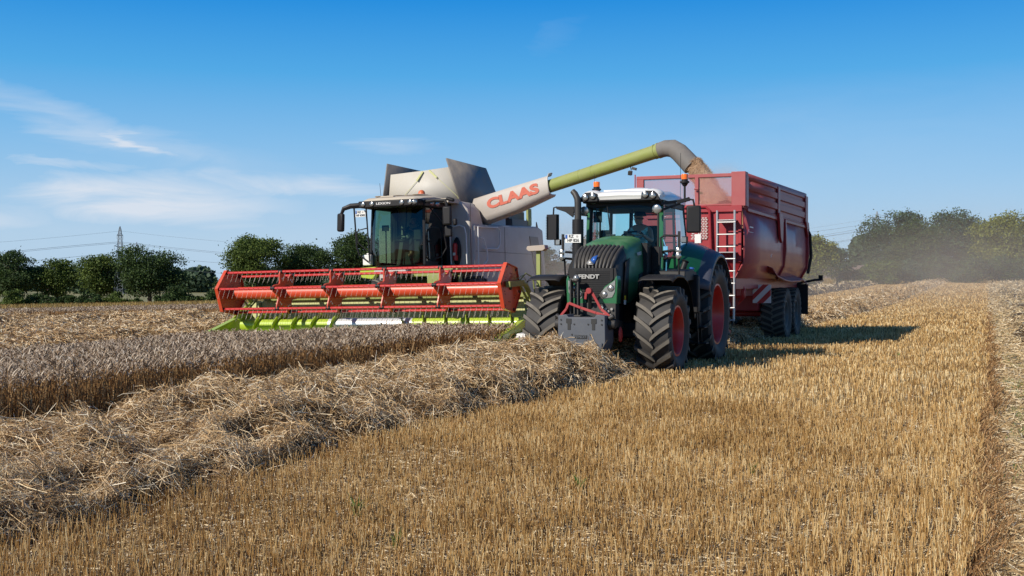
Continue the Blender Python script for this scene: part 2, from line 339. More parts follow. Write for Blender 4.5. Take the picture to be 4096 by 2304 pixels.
def wheel(mc, cs, ct, cz, R, Wd, rr, nl, outer, name='wheel', label=None, rimmat='rim_red', lughs=.055, lugs=True, sweep=.34, nseg=64):
    """hub with its tyre and rim; outer = +1 when the outside faces +s"""
    hub = MB()
    hub.cyl((cs - outer * .05, ct, cz), (cs + outer * .02, ct, cz), .17, .15, n=20)
    hub.cyl((cs + outer * .02, ct, cz), (cs + outer * .10, ct, cz), .10, .085, n=16)
    for i in range(10):
        a = i * math.pi / 5; hub.cyl((cs + outer * .02, ct + .125 * math.cos(a), cz + .125 * math.sin(a)), (cs + outer * .045, ct + .125 * math.cos(a), cz + .125 * math.sin(a)), .013, n=6)
    w = mc.part(name, hub, M[rimmat] if rimmat else M['black'], label=label)
    t = MB(); h = Wd / 2; b = R - lughs
    prof = [(rr - .015, -h * .78), (rr + .03, -h * .84), (rr + (b - rr) * .35, -h * 1.0), (rr + (b - rr) * .62, -h * 1.03), (b - .07, -h * 1.0), (b - .025, -h * .90), (b - .008, -h * .5), (b, 0),
            (b - .008, h * .5), (b - .025, h * .90), (b - .07, h * 1.0), (rr + (b - rr) * .62, h * 1.03), (rr + (b - rr) * .35, h * 1.0), (rr + .03, h * .84), (rr - .015, h * .78)]
    t.lathe(prof, (cs, ct, cz), (1, 0, 0), n=nseg)
    if lugs:
        for side in (-1, 1):
            for i in range(nl):
                ph = (i + (.5 if side > 0 else 0)) * 2 * math.pi / nl; secs = []
                for u in (0, .12, .3, .5, .7, .88, 1.0, 1.06):
                    ww = side * (-.025 + (h + .028) * min(u, 1.0)); an = ph + sweep * (u ** .82) * (.76 / R) ** .4
                    top = R - .022 * u * u - (.085 if u > 1.0 else 0); base = b - .02 - .055 * max(0, u - .6) / .4 - (.05 if u > 1 else 0)
                    ht, hb = (.022 if u == 0 else .034) / R, .050 / R
                    if u > 1: ww += side * .006
                    q = [(base, an - hb), (top, an - ht), (top, an + ht), (base, an + hb)]
                    secs.append([(cs + ww, ct - r_ * math.cos(a_), cz + r_ * math.sin(a_)) for r_, a_ in q])
                t.grid([q_[0:2] for q_ in secs], 0); t.grid([q_[1:3] for q_ in secs], 1); t.grid([q_[2:4] for q_ in secs], 0); t.add(secs[0], [(0, 1, 2, 3)], 0); t.add(secs[-1], [(0, 1, 2, 3)], 0)
    o_t = mc.part('tyre', t, [M['rubber'], M['lug']], w, smooth=40)
    rm = MB(); e = outer
    rm.lathe([(rr + .022, e * h * .80), (rr + .02, e * h * .84), (rr - .005, e * h * .84), (rr - .03, e * h * .72), (rr - .045, e * h * .5), (rr * .86, e * h * .25), (rr * .82, e * h * .1), (rr * .72, e * h * .04), (rr * .45, e * -.02), (.12, e * -.03), (.02, e * -.03)], (cs, ct, cz), (1, 0, 0), n=nseg)
    rm.lathe([(rr - .01, -e * h * .8), (rr * .9, -e * h * .4), (rr * .84, e * h * .1)], (cs, ct, cz), (1, 0, 0), n=nseg)
    mc.part('rim', rm, M[rimmat] if rimmat else M['black'], w, solid=.012)
    return w
def lamp(mc, name, c, r, d, parent=None, depth=.06, ring=True, label=None):
    """round work lamp facing direction d"""
    d = Vector(d).normalized(); c = Vector(c); b = MB()
    b.lathe([(r * .35, -depth), (r * .9, -depth * .5), (r * 1.0, 0), (r * 1.08, .004), (r * 1.06, .016), (r * .92, .018)], c, d, n=20, m=0)
    b.lathe([(r * .92, .010), (r * .6, .019), (r * .25, .022), (.001, .022)], c, d, n=20, m=1)
    return mc.part(name, b, [M['chrome'] if ring else M['black'], M['lens']], parent, label=label)
# ================================================================== tractor
TS = -6.1
def build_tractor():
    T = Machine('tractor', TS, 20.0, -.02, 'green tractor with black ribbed nose, white cab roof and red wheel rims, facing the camera', 'tractor')
    P = T.part
    # --- chassis
    b = MB(); b.box(TS - .28, TS + .28, 18.0, 22.2, .75, 1.2); b.box(TS - .9, TS + .9, 18.5, 18.8, .62, .86); b.box(TS - .5, TS + .5, 19.3, 22.4, .7, 1.5)
    b.box(TS - .95, TS + .95, 21.3, 21.75, .78, 1.12); b.box(TS - .36, TS + .36, 17.9, 18.4, .7, 1.18); b.cyl((TS, 22.2, .6), (TS, 24.0, .55), .05)
    b.box(TS + .45, TS + .78, 19.55, 20.3, .55, 1.1); b.box(TS - .9, TS - .45, 19.5, 20.5, .5, 1.15)
    P('chassis', b, M['black'], bevel=.02)
    # --- hood shell as cross-sections along t
    rows = []
    for t, hw, top, sh, bot, sd in [(19.25, .44, 2.385, 2.22, 1.36, .47), (19.0, .435, 2.345, 2.18, 1.30, .465), (18.65, .43, 2.275, 2.10, 1.22, .46), (18.34, .425, 2.18, 2.02, 1.20, .455), (18.1, .41, 2.08, 1.92, 1.20, .445), (17.96, .39, 1.96, 1.80, 1.20, .43), (17.88, .35, 1.80, 1.66, 1.21, .40)]:
        rows.append([(TS - sd + .05, t, bot), (TS - sd, t, bot + .2), (TS - sd, t, (bot + sh) / 2), (TS - hw - .01, t, sh), (TS - hw * .9, t, top - .045), (TS - hw * .6, t, top - .008), (TS, t, top + .012), (TS + hw * .6, t, top - .008), (TS + hw * .9, t, top - .045), (TS + hw + .01, t, sh), (TS + sd, t, (bot + sh) / 2), (TS + sd, t, bot + .2), (TS + sd - .05, t, bot)])
    b = MB(); b.grid(rows[:4], 0); b.grid(rows[3:], 1)
    b.add(rows[-1], [tuple(range(13))], 1)
    hood = P('hood', b, [M['green_dusty'], M['black_dusty']], smooth=60)
    # ribs of the nose cover
    b = MB()
    for i in range(11):
        f = -1 + 2 * (i + .5) / 11; lo = .55 * (1 - abs(f)) 
        b.tube([(TS + f * .40, 18.36, 2.19 - .03 * f * f), (TS + f * .395, 18.2, 2.135 - .04 * f * f), (TS + f * .385, 18.06, 2.06 - .05 * f * f), (TS + f * .365, 17.94, 1.955 - .06 * f * f), (TS + f * .34, 17.865, 1.84 - .07 * f * f), (TS + f * .325, 17.85, 1.74 + .06 * f * f)], [.031, .034, .035, .034, .028, .012], n=6)
    P('nose_cover_ribs', b, M['black_dusty'], hood, smooth=60)
    # grille face
    b = MB(); b.prism([(TS - .36, 1.80), (TS + .36, 1.80), (TS + .36, 1.62), (TS + .10, 1.27), (TS - .10, 1.27), (TS - .36, 1.62)], 't', 17.84, 17.90); b.prism([(TS - .40, 1.80), (TS + .40, 1.80), (TS + .44, 1.55), (TS + .2, 1.3), (TS - .2, 1.3), (TS - .44, 1.55)], 't', 17.86, 17.93)
    for i in range(15): b.box(TS - .30, TS + .30, 17.83, 17.845, 1.74 - i * .03, 1.745 - i * .03)
    gr = P('grille', b, M['black'], hood)
    # green corner frames and headlights
    for sg in (-1, 1):
        b = MB(); b.prism([(TS + sg * .39, 1.60), (TS + sg * .43, 1.68), (TS + sg * .455, 1.60), (TS + sg * .44, 1.20), (TS + sg * .08, 1.20), (TS + sg * .10, 1.25), (TS + sg * .22, 1.49)], 't', 17.80, 18.0)
        P('headlight_frame', b, M['green'], hood, bevel=.015)
        h = MB(); poly = [(TS + sg * .415, 1.60), (TS + sg * .24, 1.475), (TS + sg * .135, 1.36), (TS + sg * .18, 1.29), (TS + sg * .36, 1.315), (TS + sg * .405, 1.40)]
        h.prism(poly, 't', 17.788, 17.80, 0)
        for cx, cz2, r in ((.34, 1.465, .05), (.225, 1.36, .048)):
            h.lathe([(r * 1.15, 0), (r * 1.15, .012), (r, .014)], (TS + sg * cx, 17.79, cz2), (0, -1, 0), n=20, m=1)
            h.lathe([(r, .010), (r * .5, .022), (.001, .026)], (TS + sg * cx, 17.79, cz2), (0, -1, 0), n=20, m=2)
        P('headlight', h, [M['gold_refl'], M['black'], M['lens']])
    # side details: dark slanted intake strip and louvres
    for sg in (-1, 1):
        b = MB(); X = TS + sg * .468
        b.add([(X, 18.05, 1.28), (X, 18.3, 1.24), (X, 18.42, 1.98), (X, 18.2, 1.9)], [(0, 1, 2, 3)]); P('side_intake', b, M['black'], hood, solid=.012); b = MB(); b.add([(X + sg * .004, 18.9, 1.32), (X + sg * .004, 19.24, 1.42), (X + sg * .004, 19.22, 1.75), (X + sg * .004, 18.98, 1.7)], [(0, 1, 2, 3)])
        P('side_intake', b, M['black'], hood, solid=.012)
    b = MB()
    for i in range(6):
        for j in range(5): b.box(TS + .39 + i * .009, TS + .395 + i * .009, 18.0 + i * .05, 18.008 + i * .05, 1.68 + j * .05, 1.72 + j * .05)
    T.text('brand_lettering', 'FENDT', .095, (TS - .06, 17.822, 1.655), (1, 0, 0), (0, 0, 1), M['steel'], hood, ext=.006, bold=.004, sx=1.25)
    T.text('hood_lettering', 'VARIO', .085, (TS + .474, 18.98, 2.06), (0, 1, .12), (0, -.1, 1), M['white_mark'], hood, ext=.002, bold=.002)
    b = MB(); b.prism([(TS - .07, 1.88), (TS - .07, 1.86), (TS + .02, 1.86)], 't', 17.82, 17.84, 1)
    b.add([(TS - .06, 17.86, 1.90), (TS + .035, 17.855, 1.87), (TS + .075, 17.90, 2.02), (TS - .01, 17.88, 1.985)], [(0, 1, 2, 3)], 0); b.add([(TS - .12, 17.845, 1.865), (TS + .03, 17.84, 1.865), (TS - .06, 17.858, 1.95)], [(0, 1, 2)], 1)
    P('badge', b, [M['blue'], M['steel']], hood, solid=.012)
    b = MB(); b.box(TS + .468, TS + .474, 18.1, 18.2, 1.27, 1.34, 0); b.box(TS + .468, TS + .474, 18.1, 18.2, 1.19, 1.265, 1)
    P('warning_sticker', b, [paint('sticker_yellow', (.7, .5, .02), .5, dust=0), M['plate']])
    # --- wheels
    wheel(T, TS + .99, 18.65, .74, .765, .60, .41, 18, 1)
    wheel(T, TS - .99, 18.65, .74, .765, .60, .41, 18, -1)
    wheel(T, TS + 1.00, 21.5, .95, .975, .68, .56, 20, 1)
    wheel(T, TS - 1.00, 21.5, .95, .975, .68, .56, 20, -1)
    # --- front mudguards
    for sg in (-1, 1):
        prof = [(18.12, 1.60), (18.3, 1.665), (18.5, 1.69), (18.85, 1.685), (19.15, 1.60), (19.38, 1.42), (19.52, 1.18), (19.6, .95)]
        rows = [[(TS + sg * s_, t_, z_ - dz) for s_, dz in ((.70, .03), (.78, 0), (1.24, 0), (1.29, .015), (1.30, .05))] for t_, z_ in prof]
        b = MB(); b.grid(rows); b.beam((TS + sg * .5, 18.75, 1.0), (TS + sg * .72, 18.85, 1.62), .06, .1)
        P('front_mudguard', b, M['black'], solid=.014)
    # --- rear mudguards
    for sg in (-1, 1):
        b = MB(); cz_, ct_ = .95, 21.5
        sp = [(.62, 1.42), (.80, 1.385), (1.02, 1.31), (1.14, 1.25), (1.28, 1.19), (1.345, 1.15), (1.36, 1.09)]
        rows = [[(TS + sg * s_, ct_ - r_ * .96 * math.cos(a), cz_ + r_ * math.sin(a)) for s_, r_ in sp] for a in [rad(q) for q in range(24, 166, 8)]]
        b.grid([r[:4] for r in rows], 0); b.grid([r[3:] for r in rows], 1)
        P('rear_mudguard', b, [M['green'], M['fender_grey']], solid=.02, smooth=60)
    for sg in (-1, 1):
        b = MB(); b.prism([(20.35, .72), (20.62, .72), (20.45, 1.0), (20.3, 1.55), (20.28, 1.0)], 's', TS + sg * .75, TS + sg * 1.22)
        b.box(TS + sg * .75, TS + sg * 1.2, 20.0, 20.36, .9, 1.58)
        b.box(TS + sg * .8, TS + sg * 1.28, 19.98, 20.1, 1.0, 1.7)
        P('fuel_tank', b, M['black'], bevel=.03)
    for sg in (-1, 1):
        b = MB()
        for z_, t_ in ((.42, 20.42), (.72, 20.3), (1.02, 20.2)):
            b.box(TS + sg * 1.0, TS + sg * 1.32, t_, t_ + .22, z_, z_ + .03)
        for t_ in (20.18, 20.44): b.beam((TS + sg * 1.2, t_ - .1, 1.5), (TS + sg * 1.2, t_ + .12, .42), .03, .05)
        P('access_step', b, M['black'], bevel=.008)
    # tank console with filler neck beside the cab
    b = MB(); b.prism([(19.32, 1.58), (20.15, 1.60), (20.2, 1.74), (19.85, 1.80), (19.35, 1.76)], 's', TS + .62, TS + 1.2); b.cyl((TS + .98, 19.98, 1.76), (TS + 1.03, 20.03, 1.93), .055); b.cyl((TS + 1.03, 20.03, 1.93), (TS + 1.037, 20.037, 1.955), .068)
    P('tank_console', b, M['black'], bevel=.02)
    b = MB(); b.cyl((TS + 1.14, 19.96, 1.7), (TS + 1.16, 19.98, 1.8), .035); b.cyl((TS + 1.16, 19.98, 1.8), (TS + 1.163, 19.983, 1.83), .045)
    P('filler_cap', b, M['blue'])
    # --- cab
    FL, FR, RT = 19.58, 21.15, 3.05
    b = MB(); g = 0; d = 1
    b.beam((TS + .70, 19.56, 1.55), (TS + .69, 19.66, 3.05), .09, .09, g); b.beam((TS - .68, 19.56, 1.6), (TS - .67, 19.66, 3.05), .08, .09, g)
    b.beam((TS + .655, 19.53, 1.7), (TS + .64, 19.62, 3.0), .035, .05, d); b.beam((TS - .63, 19.53, 1.7), (TS - .62, 19.62, 3.0), .05, .05, d)
    for sg in (-1, 1):
        b.beam((TS + sg * .78, 21.2, 1.6), (TS + sg * .70, 21.02, 3.05), .06, .1, d)
        b.beam((TS + sg * .70, 19.6, 2.99), (TS + sg * .70, 21.1, 2.99), .06, .12, d)
        b.beam((TS + sg * .74, 20.42, 1.62), (TS + sg * .71, 20.38, 3.0), .03, .05, d)
        b.beam((TS + sg * .72, 19.58, 1.76), (TS + sg * .78, 21.18, 1.76), .05, .12, d)
    b.beam((TS - .7, 19.6, 2.99), (TS + .7, 19.6, 2.99), .06, .14, d); b.beam((TS - .7, 21.1, 2.97), (TS + .7, 21.1, 2.97), .08, .14, d)
    b.box(TS - .7, TS + .7, 19.5, 19.62, 1.3, 2.2, d); b.box(TS - .72, TS + .72, 19.6, 21.2, 1.45, 1.62, d); b.box(TS - .72, TS + .72, 21.1, 21.2, 1.5, 2.05, d)
    b.box(TS - .55, TS + .55, 19.24, 19.56, 1.4, 2.26, d)
    cab = P('cab', b, [M['green'], M['black']], bevel=.012)
    b = MB(); b.box(TS - .68, TS + .68, 19.7, 21.05, 2.90, 2.95); P('headliner', b, M['inner'], cab)
    ws = MB(); rows = []
    for k in range(9):
        u = -1 + k / 4; s_ = TS + .66 * u; bow = .14 * (1 - u * u)
        low = 2.16 if abs(u) < .8 else 1.95
        rows.append([(s_, 19.55 - bow, 1.75), (s_, 19.56 - bow, low), (s_, 19.60 - bow, 2.6), (s_, 19.63 - bow * .8, 2.95)])
    ws.grid(rows); P('windscreen', ws, M['glass_t'], cab, smooth=80)
    for sg in (-1, 1):
        b = MB(); b.add([(TS + sg * .75, 19.64, 1.72), (TS + sg * .78, 20.4, 1.72), (TS + sg * .735, 20.37, 2.92), (TS + sg * .72, 19.68, 2.92)], [(0, 1, 2, 3)]); P('door_window', b, M['glass_t'], cab)
        b = MB(); b.add([(TS + sg * .78, 20.46, 1.8), (TS + sg * .80, 21.14, 1.9), (TS + sg * .73, 21.0, 2.92), (TS + sg * .735, 20.42, 2.92)], [(0, 1, 2, 3)]); P('rear_quarter_window', b, M['glass_t'], cab)
    b = MB(); b.add([(TS - .66, 21.16, 2.06), (TS + .66, 21.16, 2.06), (TS + .62, 21.06, 2.9), (TS - .62, 21.06, 2.9)], [(0, 1, 2, 3)]); P('rear_window', b, M['glass_t'], cab)
    b = MB(); b.tube([(TS + .80, 19.72, 2.1), (TS + .82, 19.8, 2.15), (TS + .80, 19.86, 2.1)], .01)
    P('door_handle', b, M['black'], cab)
    # interior
    b = MB(); b.box(TS - .26, TS + .26, 20.55, 21.0, 1.62, 1.95); b.box(TS - .25, TS + .25, 20.5, 20.98, 1.95, 2.07); b.obox((TS, 21.0, 2.34), (.48, .12, .62), (-.12, 0, 0)); b.box(TS + .28, TS + .40, 20.45, 20.95, 2.12, 2.2); b.box(TS - .42, TS - .3, 20.4, 20.95, 2.1, 2.2)
    P('seat', b, M['seat'], bevel=.03)
    b = MB(); b.beam((TS, 19.75, 1.62), (TS, 20.0, 2.34), .12, .14); cw = Vector((TS + .0, 20.1, 2.42)); ax = Vector((0, -.5, 1)).normalized(); rx = Vector((1, 0, 0)); ry = ax.cross(rx)
    b.tube([cw + (rx * math.cos(q) + ry * math.sin(q)) * .2 for q in [i * math.pi / 12 for i in range(24)]], .017, closed=True)
    for q in (.3, 2.84, -1.57): b.tube([cw, cw + (rx * math.cos(q) + ry * math.sin(q)) * .2], .014)
    b.cyl(cw - ax * .1, cw + ax * .02, .045)
    P('steering_wheel', b, M['black'], smooth=60)
    b = MB(); b.obox((TS - .44, 19.86, 2.4), (.16, .1, .24), (.3, 0, .3)); b.obox((TS - .32, 19.82, 2.36), (.2, .05, .17), (.2, 0, -.2)); b.beam((TS - .5, 19.7, 1.7), (TS - .42, 19.86, 2.3), .05, .05); b.box(TS - .62, TS - .5, 20.0, 20.9, 1.62, 2.0)
    b.beam((TS - .30, 20.98, 2.05), (TS - .28, 20.98, 2.9), .1, .05); b.cyl((TS + .05, 19.98, 2.7), (TS + .05, 19.98, 2.95), .012)
    P('monitor', b, M['black_dusty'], bevel=.01)
    b = MB(); b.obox((TS - .52, 19.66, 2.76), (.16, .03, .2)); b.tube([(TS - .55, 19.62, 2.92), (TS - .52, 19.66, 2.8)], .01); P('interior_mirror', b, M['black'], bevel=.01)
    b = MB(); b.tube([(TS - .25, 19.40, 2.93), (TS - .2, 19.41, 2.5), (TS - .17, 19.40, 2.36)], .011); b.cyl((TS - .17, 19.38, 2.36), (TS - .17, 19.42, 2.36), .035)
    P('wiper', b, M['black'])
    # roof
    rows = []
    for t, z, hw in [(19.36, 3.055, .70), (19.33, 3.10, .74), (19.36, 3.15, .75), (19.55, 3.20, .765), (20.2, 3.235, .77), (21.0, 3.20, .76), (21.22, 3.12, .73), (21.24, 3.05, .70)]:
        rows.append([(TS - hw, t, 3.03), (TS - hw, t, min(z, 3.11)), (TS - hw * .9, t, z - .005), (TS - hw * .5, t, z + .012), (TS, t, z + .022), (TS + hw * .5, t, z + .012), (TS + hw * .9, t, z - .005), (TS + hw, t, min(z, 3.11)), (TS + hw, t, 3.03)])
    b = MB(); b.grid(rows); b.add(rows[0], [tuple(range(9))]); b.add(rows[-1], [tuple(range(9))])
    b.sphere((TS + .1, 20.25, 3.23), (.36, .4, .09)); b.box(TS - .45, TS + .42, 19.8, 20.9, 3.2, 3.262)
    for sg in (-1, 1): b.sphere((TS + sg * .56, 19.55, 3.12), (.22, .24, .125))
    roof = P('cab_roof', b, M['white'], smooth=50)
    b = MB(); b.box(TS - .72, TS + .72, 19.40, 21.2, 3.0, 3.05); b.box(TS - .7, TS + .7, 19.34, 19.42, 3.02, 3.052)
    for sg in (-1, 1): b.prism([(TS + sg * .40, 3.02), (TS + sg * .42, 3.16), (TS + sg * .50, 3.19), (TS + sg * .64, 3.185), (TS + sg * .70, 3.13), (TS + sg * .76, 3.02)], 't', 19.30, 19.36)
    P('roof_light_panel', b, M['black'], roof, bevel=.008)
    for sg in (-1, 1):
        for s_ in (.49, .63): lamp(T, 'work_light', (TS + sg * s_, 19.29, 3.115 if s_ < .6 else 3.095), .052, (0, -1, 0), roof)
        lamp(T, 'pillar_light', (TS + sg * .68, 19.38, 2.86), .078, (0, -1, -.05))
    b = MB(); b.cyl((TS + .2, 20.7, 3.24), (TS + .18, 20.72, 3.34), .02); b.cyl((TS - .12, 20.9, 3.22), (TS - .13, 20.92, 3.32), .015); b.tube([(TS - .66, 20.0, 3.15), (TS - .70, 19.98, 3.6)], .003)
    P('antenna', b, M['black'], roof)
    # beacons
    for s_, t_, z0, z1 in ((TS - .655, 20.0, 3.14, 3.30), (TS + 1.06, 19.86, 3.0, 3.37)):
        b = MB(); b.cyl((s_, t_, z0), (s_, t_, z1 - .05), .016 if z1 < 3.35 else .02); b.cyl((s_, t_, z1 - .08), (s_, t_, z1 - .02), .03, .07); b.cyl((s_, t_, z1 - .02), (s_, t_, z1 + .01), .085)
        b.cyl((s_, t_, z1 + .01), (s_, t_, z1 + .045), .06)
        bb = P('beacon_mount', b, M['black']); b = MB(); b.lathe([(.058, .045), (.06, .12), (.056, .138), (.001, .145)], (s_, t_, z1), (0, 0, 1), n=20); P('beacon', b, M['orange'], bb)
    b = MB(); b.tube([(TS + .97, 19.9, 2.95), (TS + .97, 19.92, 3.9)], .004); P('whip_antenna', b, M['black'])
    # mirrors
    b = MB(); b.beam((TS + .72, 19.46, 2.96), (TS + .98, 19.84, 3.03), .03, .05); b.beam((TS + .72, 19.46, 2.84), (TS + .98, 19.84, 2.98), .03, .04); b.beam((TS + .94, 19.78, 3.0), (TS + 1.16, 19.84, 3.06), .06, .07); b.tube([(TS + 1.1, 19.84, 3.06), (TS + 1.22, 19.84, 3.04), (TS + 1.25, 19.84, 2.9)], .02)
    arm = P('mirror_arm', b, M['black'], bevel=.008)
    b = MB(); b.obox((TS + 1.24, 19.80, 2.69), (.26, .10, .49), (0, 0, .15)); P('mirror', b, M['black'], arm, bevel=.03)
    b = MB(); b.beam((TS - .66, 19.5, 2.92), (TS - 1.0, 19.6, 2.93), .03, .03); b.beam((TS - .66, 19.5, 2.78), (TS - 1.0, 19.6, 2.82), .03, .03); b.prism([(TS - .98, 2.76), (TS - .94, 2.96), (TS - 1.32, 2.97), (TS - 1.3, 2.92), (TS - 1.12, 2.86)], 't', 19.58, 19.63); b.tube([(TS - 1.3, 19.6, 2.96), (TS - 1.36, 19.6, 2.95), (TS - 1.37, 19.6, 2.8)], .016)
    arm = P('mirror_arm', b, M['black'], bevel=.006)
    b = MB(); b.obox((TS - 1.36, 19.55, 2.585), (.22, .10, .47), (0, 0, -.25))
    for i in range(14): b.obox((TS - 1.46, 19.52, 2.38 + i * .03), (.02, .08, .012), (0, 0, -.25))
    P('mirror', b, M['black'], arm, bevel=.02)
    # exhaust with plate
    b = MB(); s_, t_ = TS - .76, 19.25
    b.cyl((s_, t_, 1.98), (s_, t_, 2.70), .102, n=24, m=0)
    for i in range(16):
        for j in range(18):
            a = 2 * math.pi * (i + .5 * (j % 2)) / 16; b.obox((s_ + .1025 * math.cos(a), t_ + .1025 * math.sin(a), 2.12 + j * .031), (.006, .016, .014), (0, 0, a), 1)
    b.tube([(s_, t_, 2.68), (s_, t_, 3.0), (s_ - .01, t_, 3.08), (s_ - .06, t_ + .01, 3.17), (s_ - .11, t_ + .02, 3.22)], [.062, .062, .06, .056, .05], n=16, m=2)
    b.tube([(s_ + .02, t_ - .02, 2.0), (s_ + .08, t_ - .1, 1.8), (s_ + .2, t_ - .15, 1.5)], .09, n=12)
    ex = P('exhaust', b, [M['black'], M['ink'], M['black_dusty']], smooth=50)
    b = MB(); b.box(s_ - .20, s_ + .10, t_ - .125, t_ - .112, 2.275, 2.425, 0); b.box(s_ - .195, s_ - .155, t_ - .128, t_ - .125, 2.35, 2.42, 1)
    b.cyl((s_ + .03, t_ - .125, 2.388), (s_ + .03, t_ - .129, 2.388), .022, n=14, m=2)
    pl = P('number_plate', b, [M['plate'], M['blue'], M['steel']], ex)
    T.text('plate_lettering', 'RZ', .075, (s_ - .085, t_ - .13, 2.388), (1, 0, 0), (0, 0, 1), M['ink'], ex, ext=.001, bold=.001)
    T.text('plate_lettering', 'HP 826', .075, (s_ - .045, t_ - .13, 2.316), (1, 0, 0), (0, 0, 1), M['ink'], ex, ext=.001, bold=.001)
    # air cleaner duct on the far side of the hood, with cooling slots
    b = MB(); b.prism([(TS - .62, 1.35), (TS - .40, 1.35), (TS - .40, 2.0), (TS - .50, 2.0), (TS - .58, 1.86), (TS - .62, 1.7)], 't', 18.3, 19.0)
    for i in range(10): b.box(TS - .63, TS - .46, 18.28, 18.305, 1.38 + i * .035, 1.395 + i * .035)
    P('air_intake', b, M['black'], bevel=.02)
    # side light brackets
    for sg in (-1, 1):
        b = MB(); X = TS + sg * 1.15; t0 = 19.1 if sg > 0 else 19.5
        b.tube([(X - sg * .35, t0 + .3, 2.08), (X - sg * .3, t0 + .1, 2.1), (X - sg * .05, t0, 2.12)], .022); b.tube([(X - sg * .35, t0 + .3, 1.98), (X - sg * .05, t0, 2.0)], .022)
        b.tube([(X - sg * .32, t0 + .05, 2.0), (X - sg * .34, t0 + .05, 2.34), (X - sg * .27, t0 + .05, 2.38), (X - sg * .0, t0 + .05, 2.37)], .02)
        b.beam((X, t0 + .02, 1.95), (X, t0 + .02, 2.45), .04, .04); b.tube([(X - sg * .02, t0 + .05, 2.0), (X - sg * .02, t0 + .1, 1.65), (X - sg * .2, t0 + .1, 1.55)], .018)
        br = P('light_bracket', b, M['black'])
        lamp(T, 'indicator_light', (X, t0 - .04, 2.11), .05, (0, -1, 0), br); lamp(T, 'indicator_light', (X, t0 - .045, 2.02), .05, (0, -1, 0), br)
        b = MB(); b.obox((X + sg * .10, t0 + .02, 2.30), (.11, .08, .11), (0, 0, sg * .3), 0); b.obox((X + sg * .10 - sg * .012, t0 - .022, 2.30), (.09, .01, .09), (0, 0, sg * .3), 1)
        P('flood_light', b, [M['black'], M['lens']], br, bevel=.01)
    b = MB(); b.box(TS + 1.27, TS + 1.38, 19.75, 19.78, 2.26, 2.42); P('side_panel_sign', b, M['plate'])
    b = MB(); b.tube([(TS + .83, 19.45, 1.72), (TS + .84, 19.45, 2.05), (TS + .82, 19.44, 2.2)], .012, m=0); b.box(TS + .78, TS + .86, 19.43, 19.46, 2.04, 2.2, 1); b.tube([(TS + .82, 19.44, 2.2), (TS + .78, 19.44, 2.32)], .008, m=1)
    P('air_gun', b, [paint('hose_blue', (.05, .25, .4), .5, dust=.1), paint('gun_blue', (.15, .45, .7), .4, dust=.1)])
    # --- front linkage and ballast
    b = MB(); b.prism([(TS - .40, 1.02), (TS - .26, 1.04), (TS - .22, .99), (TS + .22, .99), (TS + .26, 1.04), (TS + .40, 1.02), (TS + .41, .60), (TS + .36, .44), (TS - .36, .44), (TS - .41, .60)], 't', 17.28, 17.72)
    b.box(TS - .36, TS + .36, 17.262, 17.28, .44, .585)
    wt = P('front_weight', b, M['weight_grey'], bevel=.018)
    b = MB()
    for sg in (-1, 1): b.prism([(TS + sg * .17, .97), (TS + sg * .26, .97), (TS + sg * .26, .90), (TS + sg * .235, .89), (TS + sg * .235, .79), (TS + sg * .185, .79), (TS + sg * .185, .88), (TS + sg * .17, .89)], 't', 17.272, 17.279)
    for s_, z_ in ((-.35, .88), (-.12, .88), (.12, .88), (.35, .88), (-.16, .71), (.16, .71), (-.35, .95), (.35, .95)): b.cyl((TS + s_, 17.271, z_), (TS + s_, 17.279, z_), .014, n=10)
    b.box(TS - .115, TS + .10, 17.272, 17.279, .645, .705)
    P('weight_slots', b, M['ink'], wt)
    T.text('weight_lettering', 'FENDT', .06, (TS - .008, 17.269, .674), (1, 0, 0), (0, 0, 1), M['weight_grey'], wt, ext=.004, bold=.001, sx=1.1)
    b = MB()
    for sg in (-1, 1):
        b.cyl((TS + sg * .41, 17.5, .88), (TS + sg * .52, 17.5, .88), .10, .07); b.beam((TS + sg * .47, 17.45, .9), (TS + sg * .40, 18.2, .85), .06, .12); b.cyl((TS + sg * .42, 17.45, .97), (TS + sg * .5, 17.45, 1.02), .04)
    b.box(TS - .33, TS - .30, 17.62, 17.75, .98, 1.62); b.box(TS - .20, TS - .17, 17.62, 17.72, .98, 1.58); b.box(TS - .38, TS - .12, 17.58, 17.75, .99, 1.02)
    b.cyl((TS - .34, 17.68, 1.6), (TS - .15, 17.68, 1.6), .04); b.beam((TS - .05, 17.85, 1.1), (TS + .02, 17.66, 1.38), .06, .08); b.box(TS - .38, TS + .42, 17.8, 18.0, .9, 1.22)
    P('front_linkage', b, M['black_dusty'], bevel=.008)
    b = MB(); b.sphere((TS - .21, 17.63, 1.63), (.05, .05, .06)); P('linkage_ball', b, M['lens'])
    b = MB()
    def strap(pts):
        for a, c in zip(pts[:-1], pts[1:]): b.beam(a, c, .045, .02, up=(0, -1, .1))
    strap([(TS - .46, 17.5, .98), (TS - .36, 17.56, 1.12), (TS - .33, 17.58, 1.22), (TS - .10, 17.55, 1.14), (TS + .18, 17.50, 1.06), (TS + .42, 17.48, 1.0)]); strap([(TS + .44, 17.48, .99), (TS + .24, 17.58, 1.12), (TS + .06, 17.6, 1.42), (TS - .02, 17.58, 1.40), (TS - .04, 17.6, 1.28)])
    b.cyl((TS + .03, 17.55, 1.42), (TS + .03, 17.64, 1.42), .05)
    P('strap', b, M['strap'], bevel=.008)
    b = MB(); b.sphere((TS + .50, 17.80, .70), (.03, .09, .13)); P('hook_flap', b, M['red_board'])
    b = MB()
    for i, (s_, z_) in enumerate([(.20, 1.15), (.26, 1.12), (.30, 1.08), (.36, 1.12), (.24, 1.05), (.33, 1.02)]): b.cyl((TS + s_, 17.76, z_), (TS + s_, 17.82, z_), .022, n=10)
    P('hydraulic_coupling', b, M['steel'])
    return T

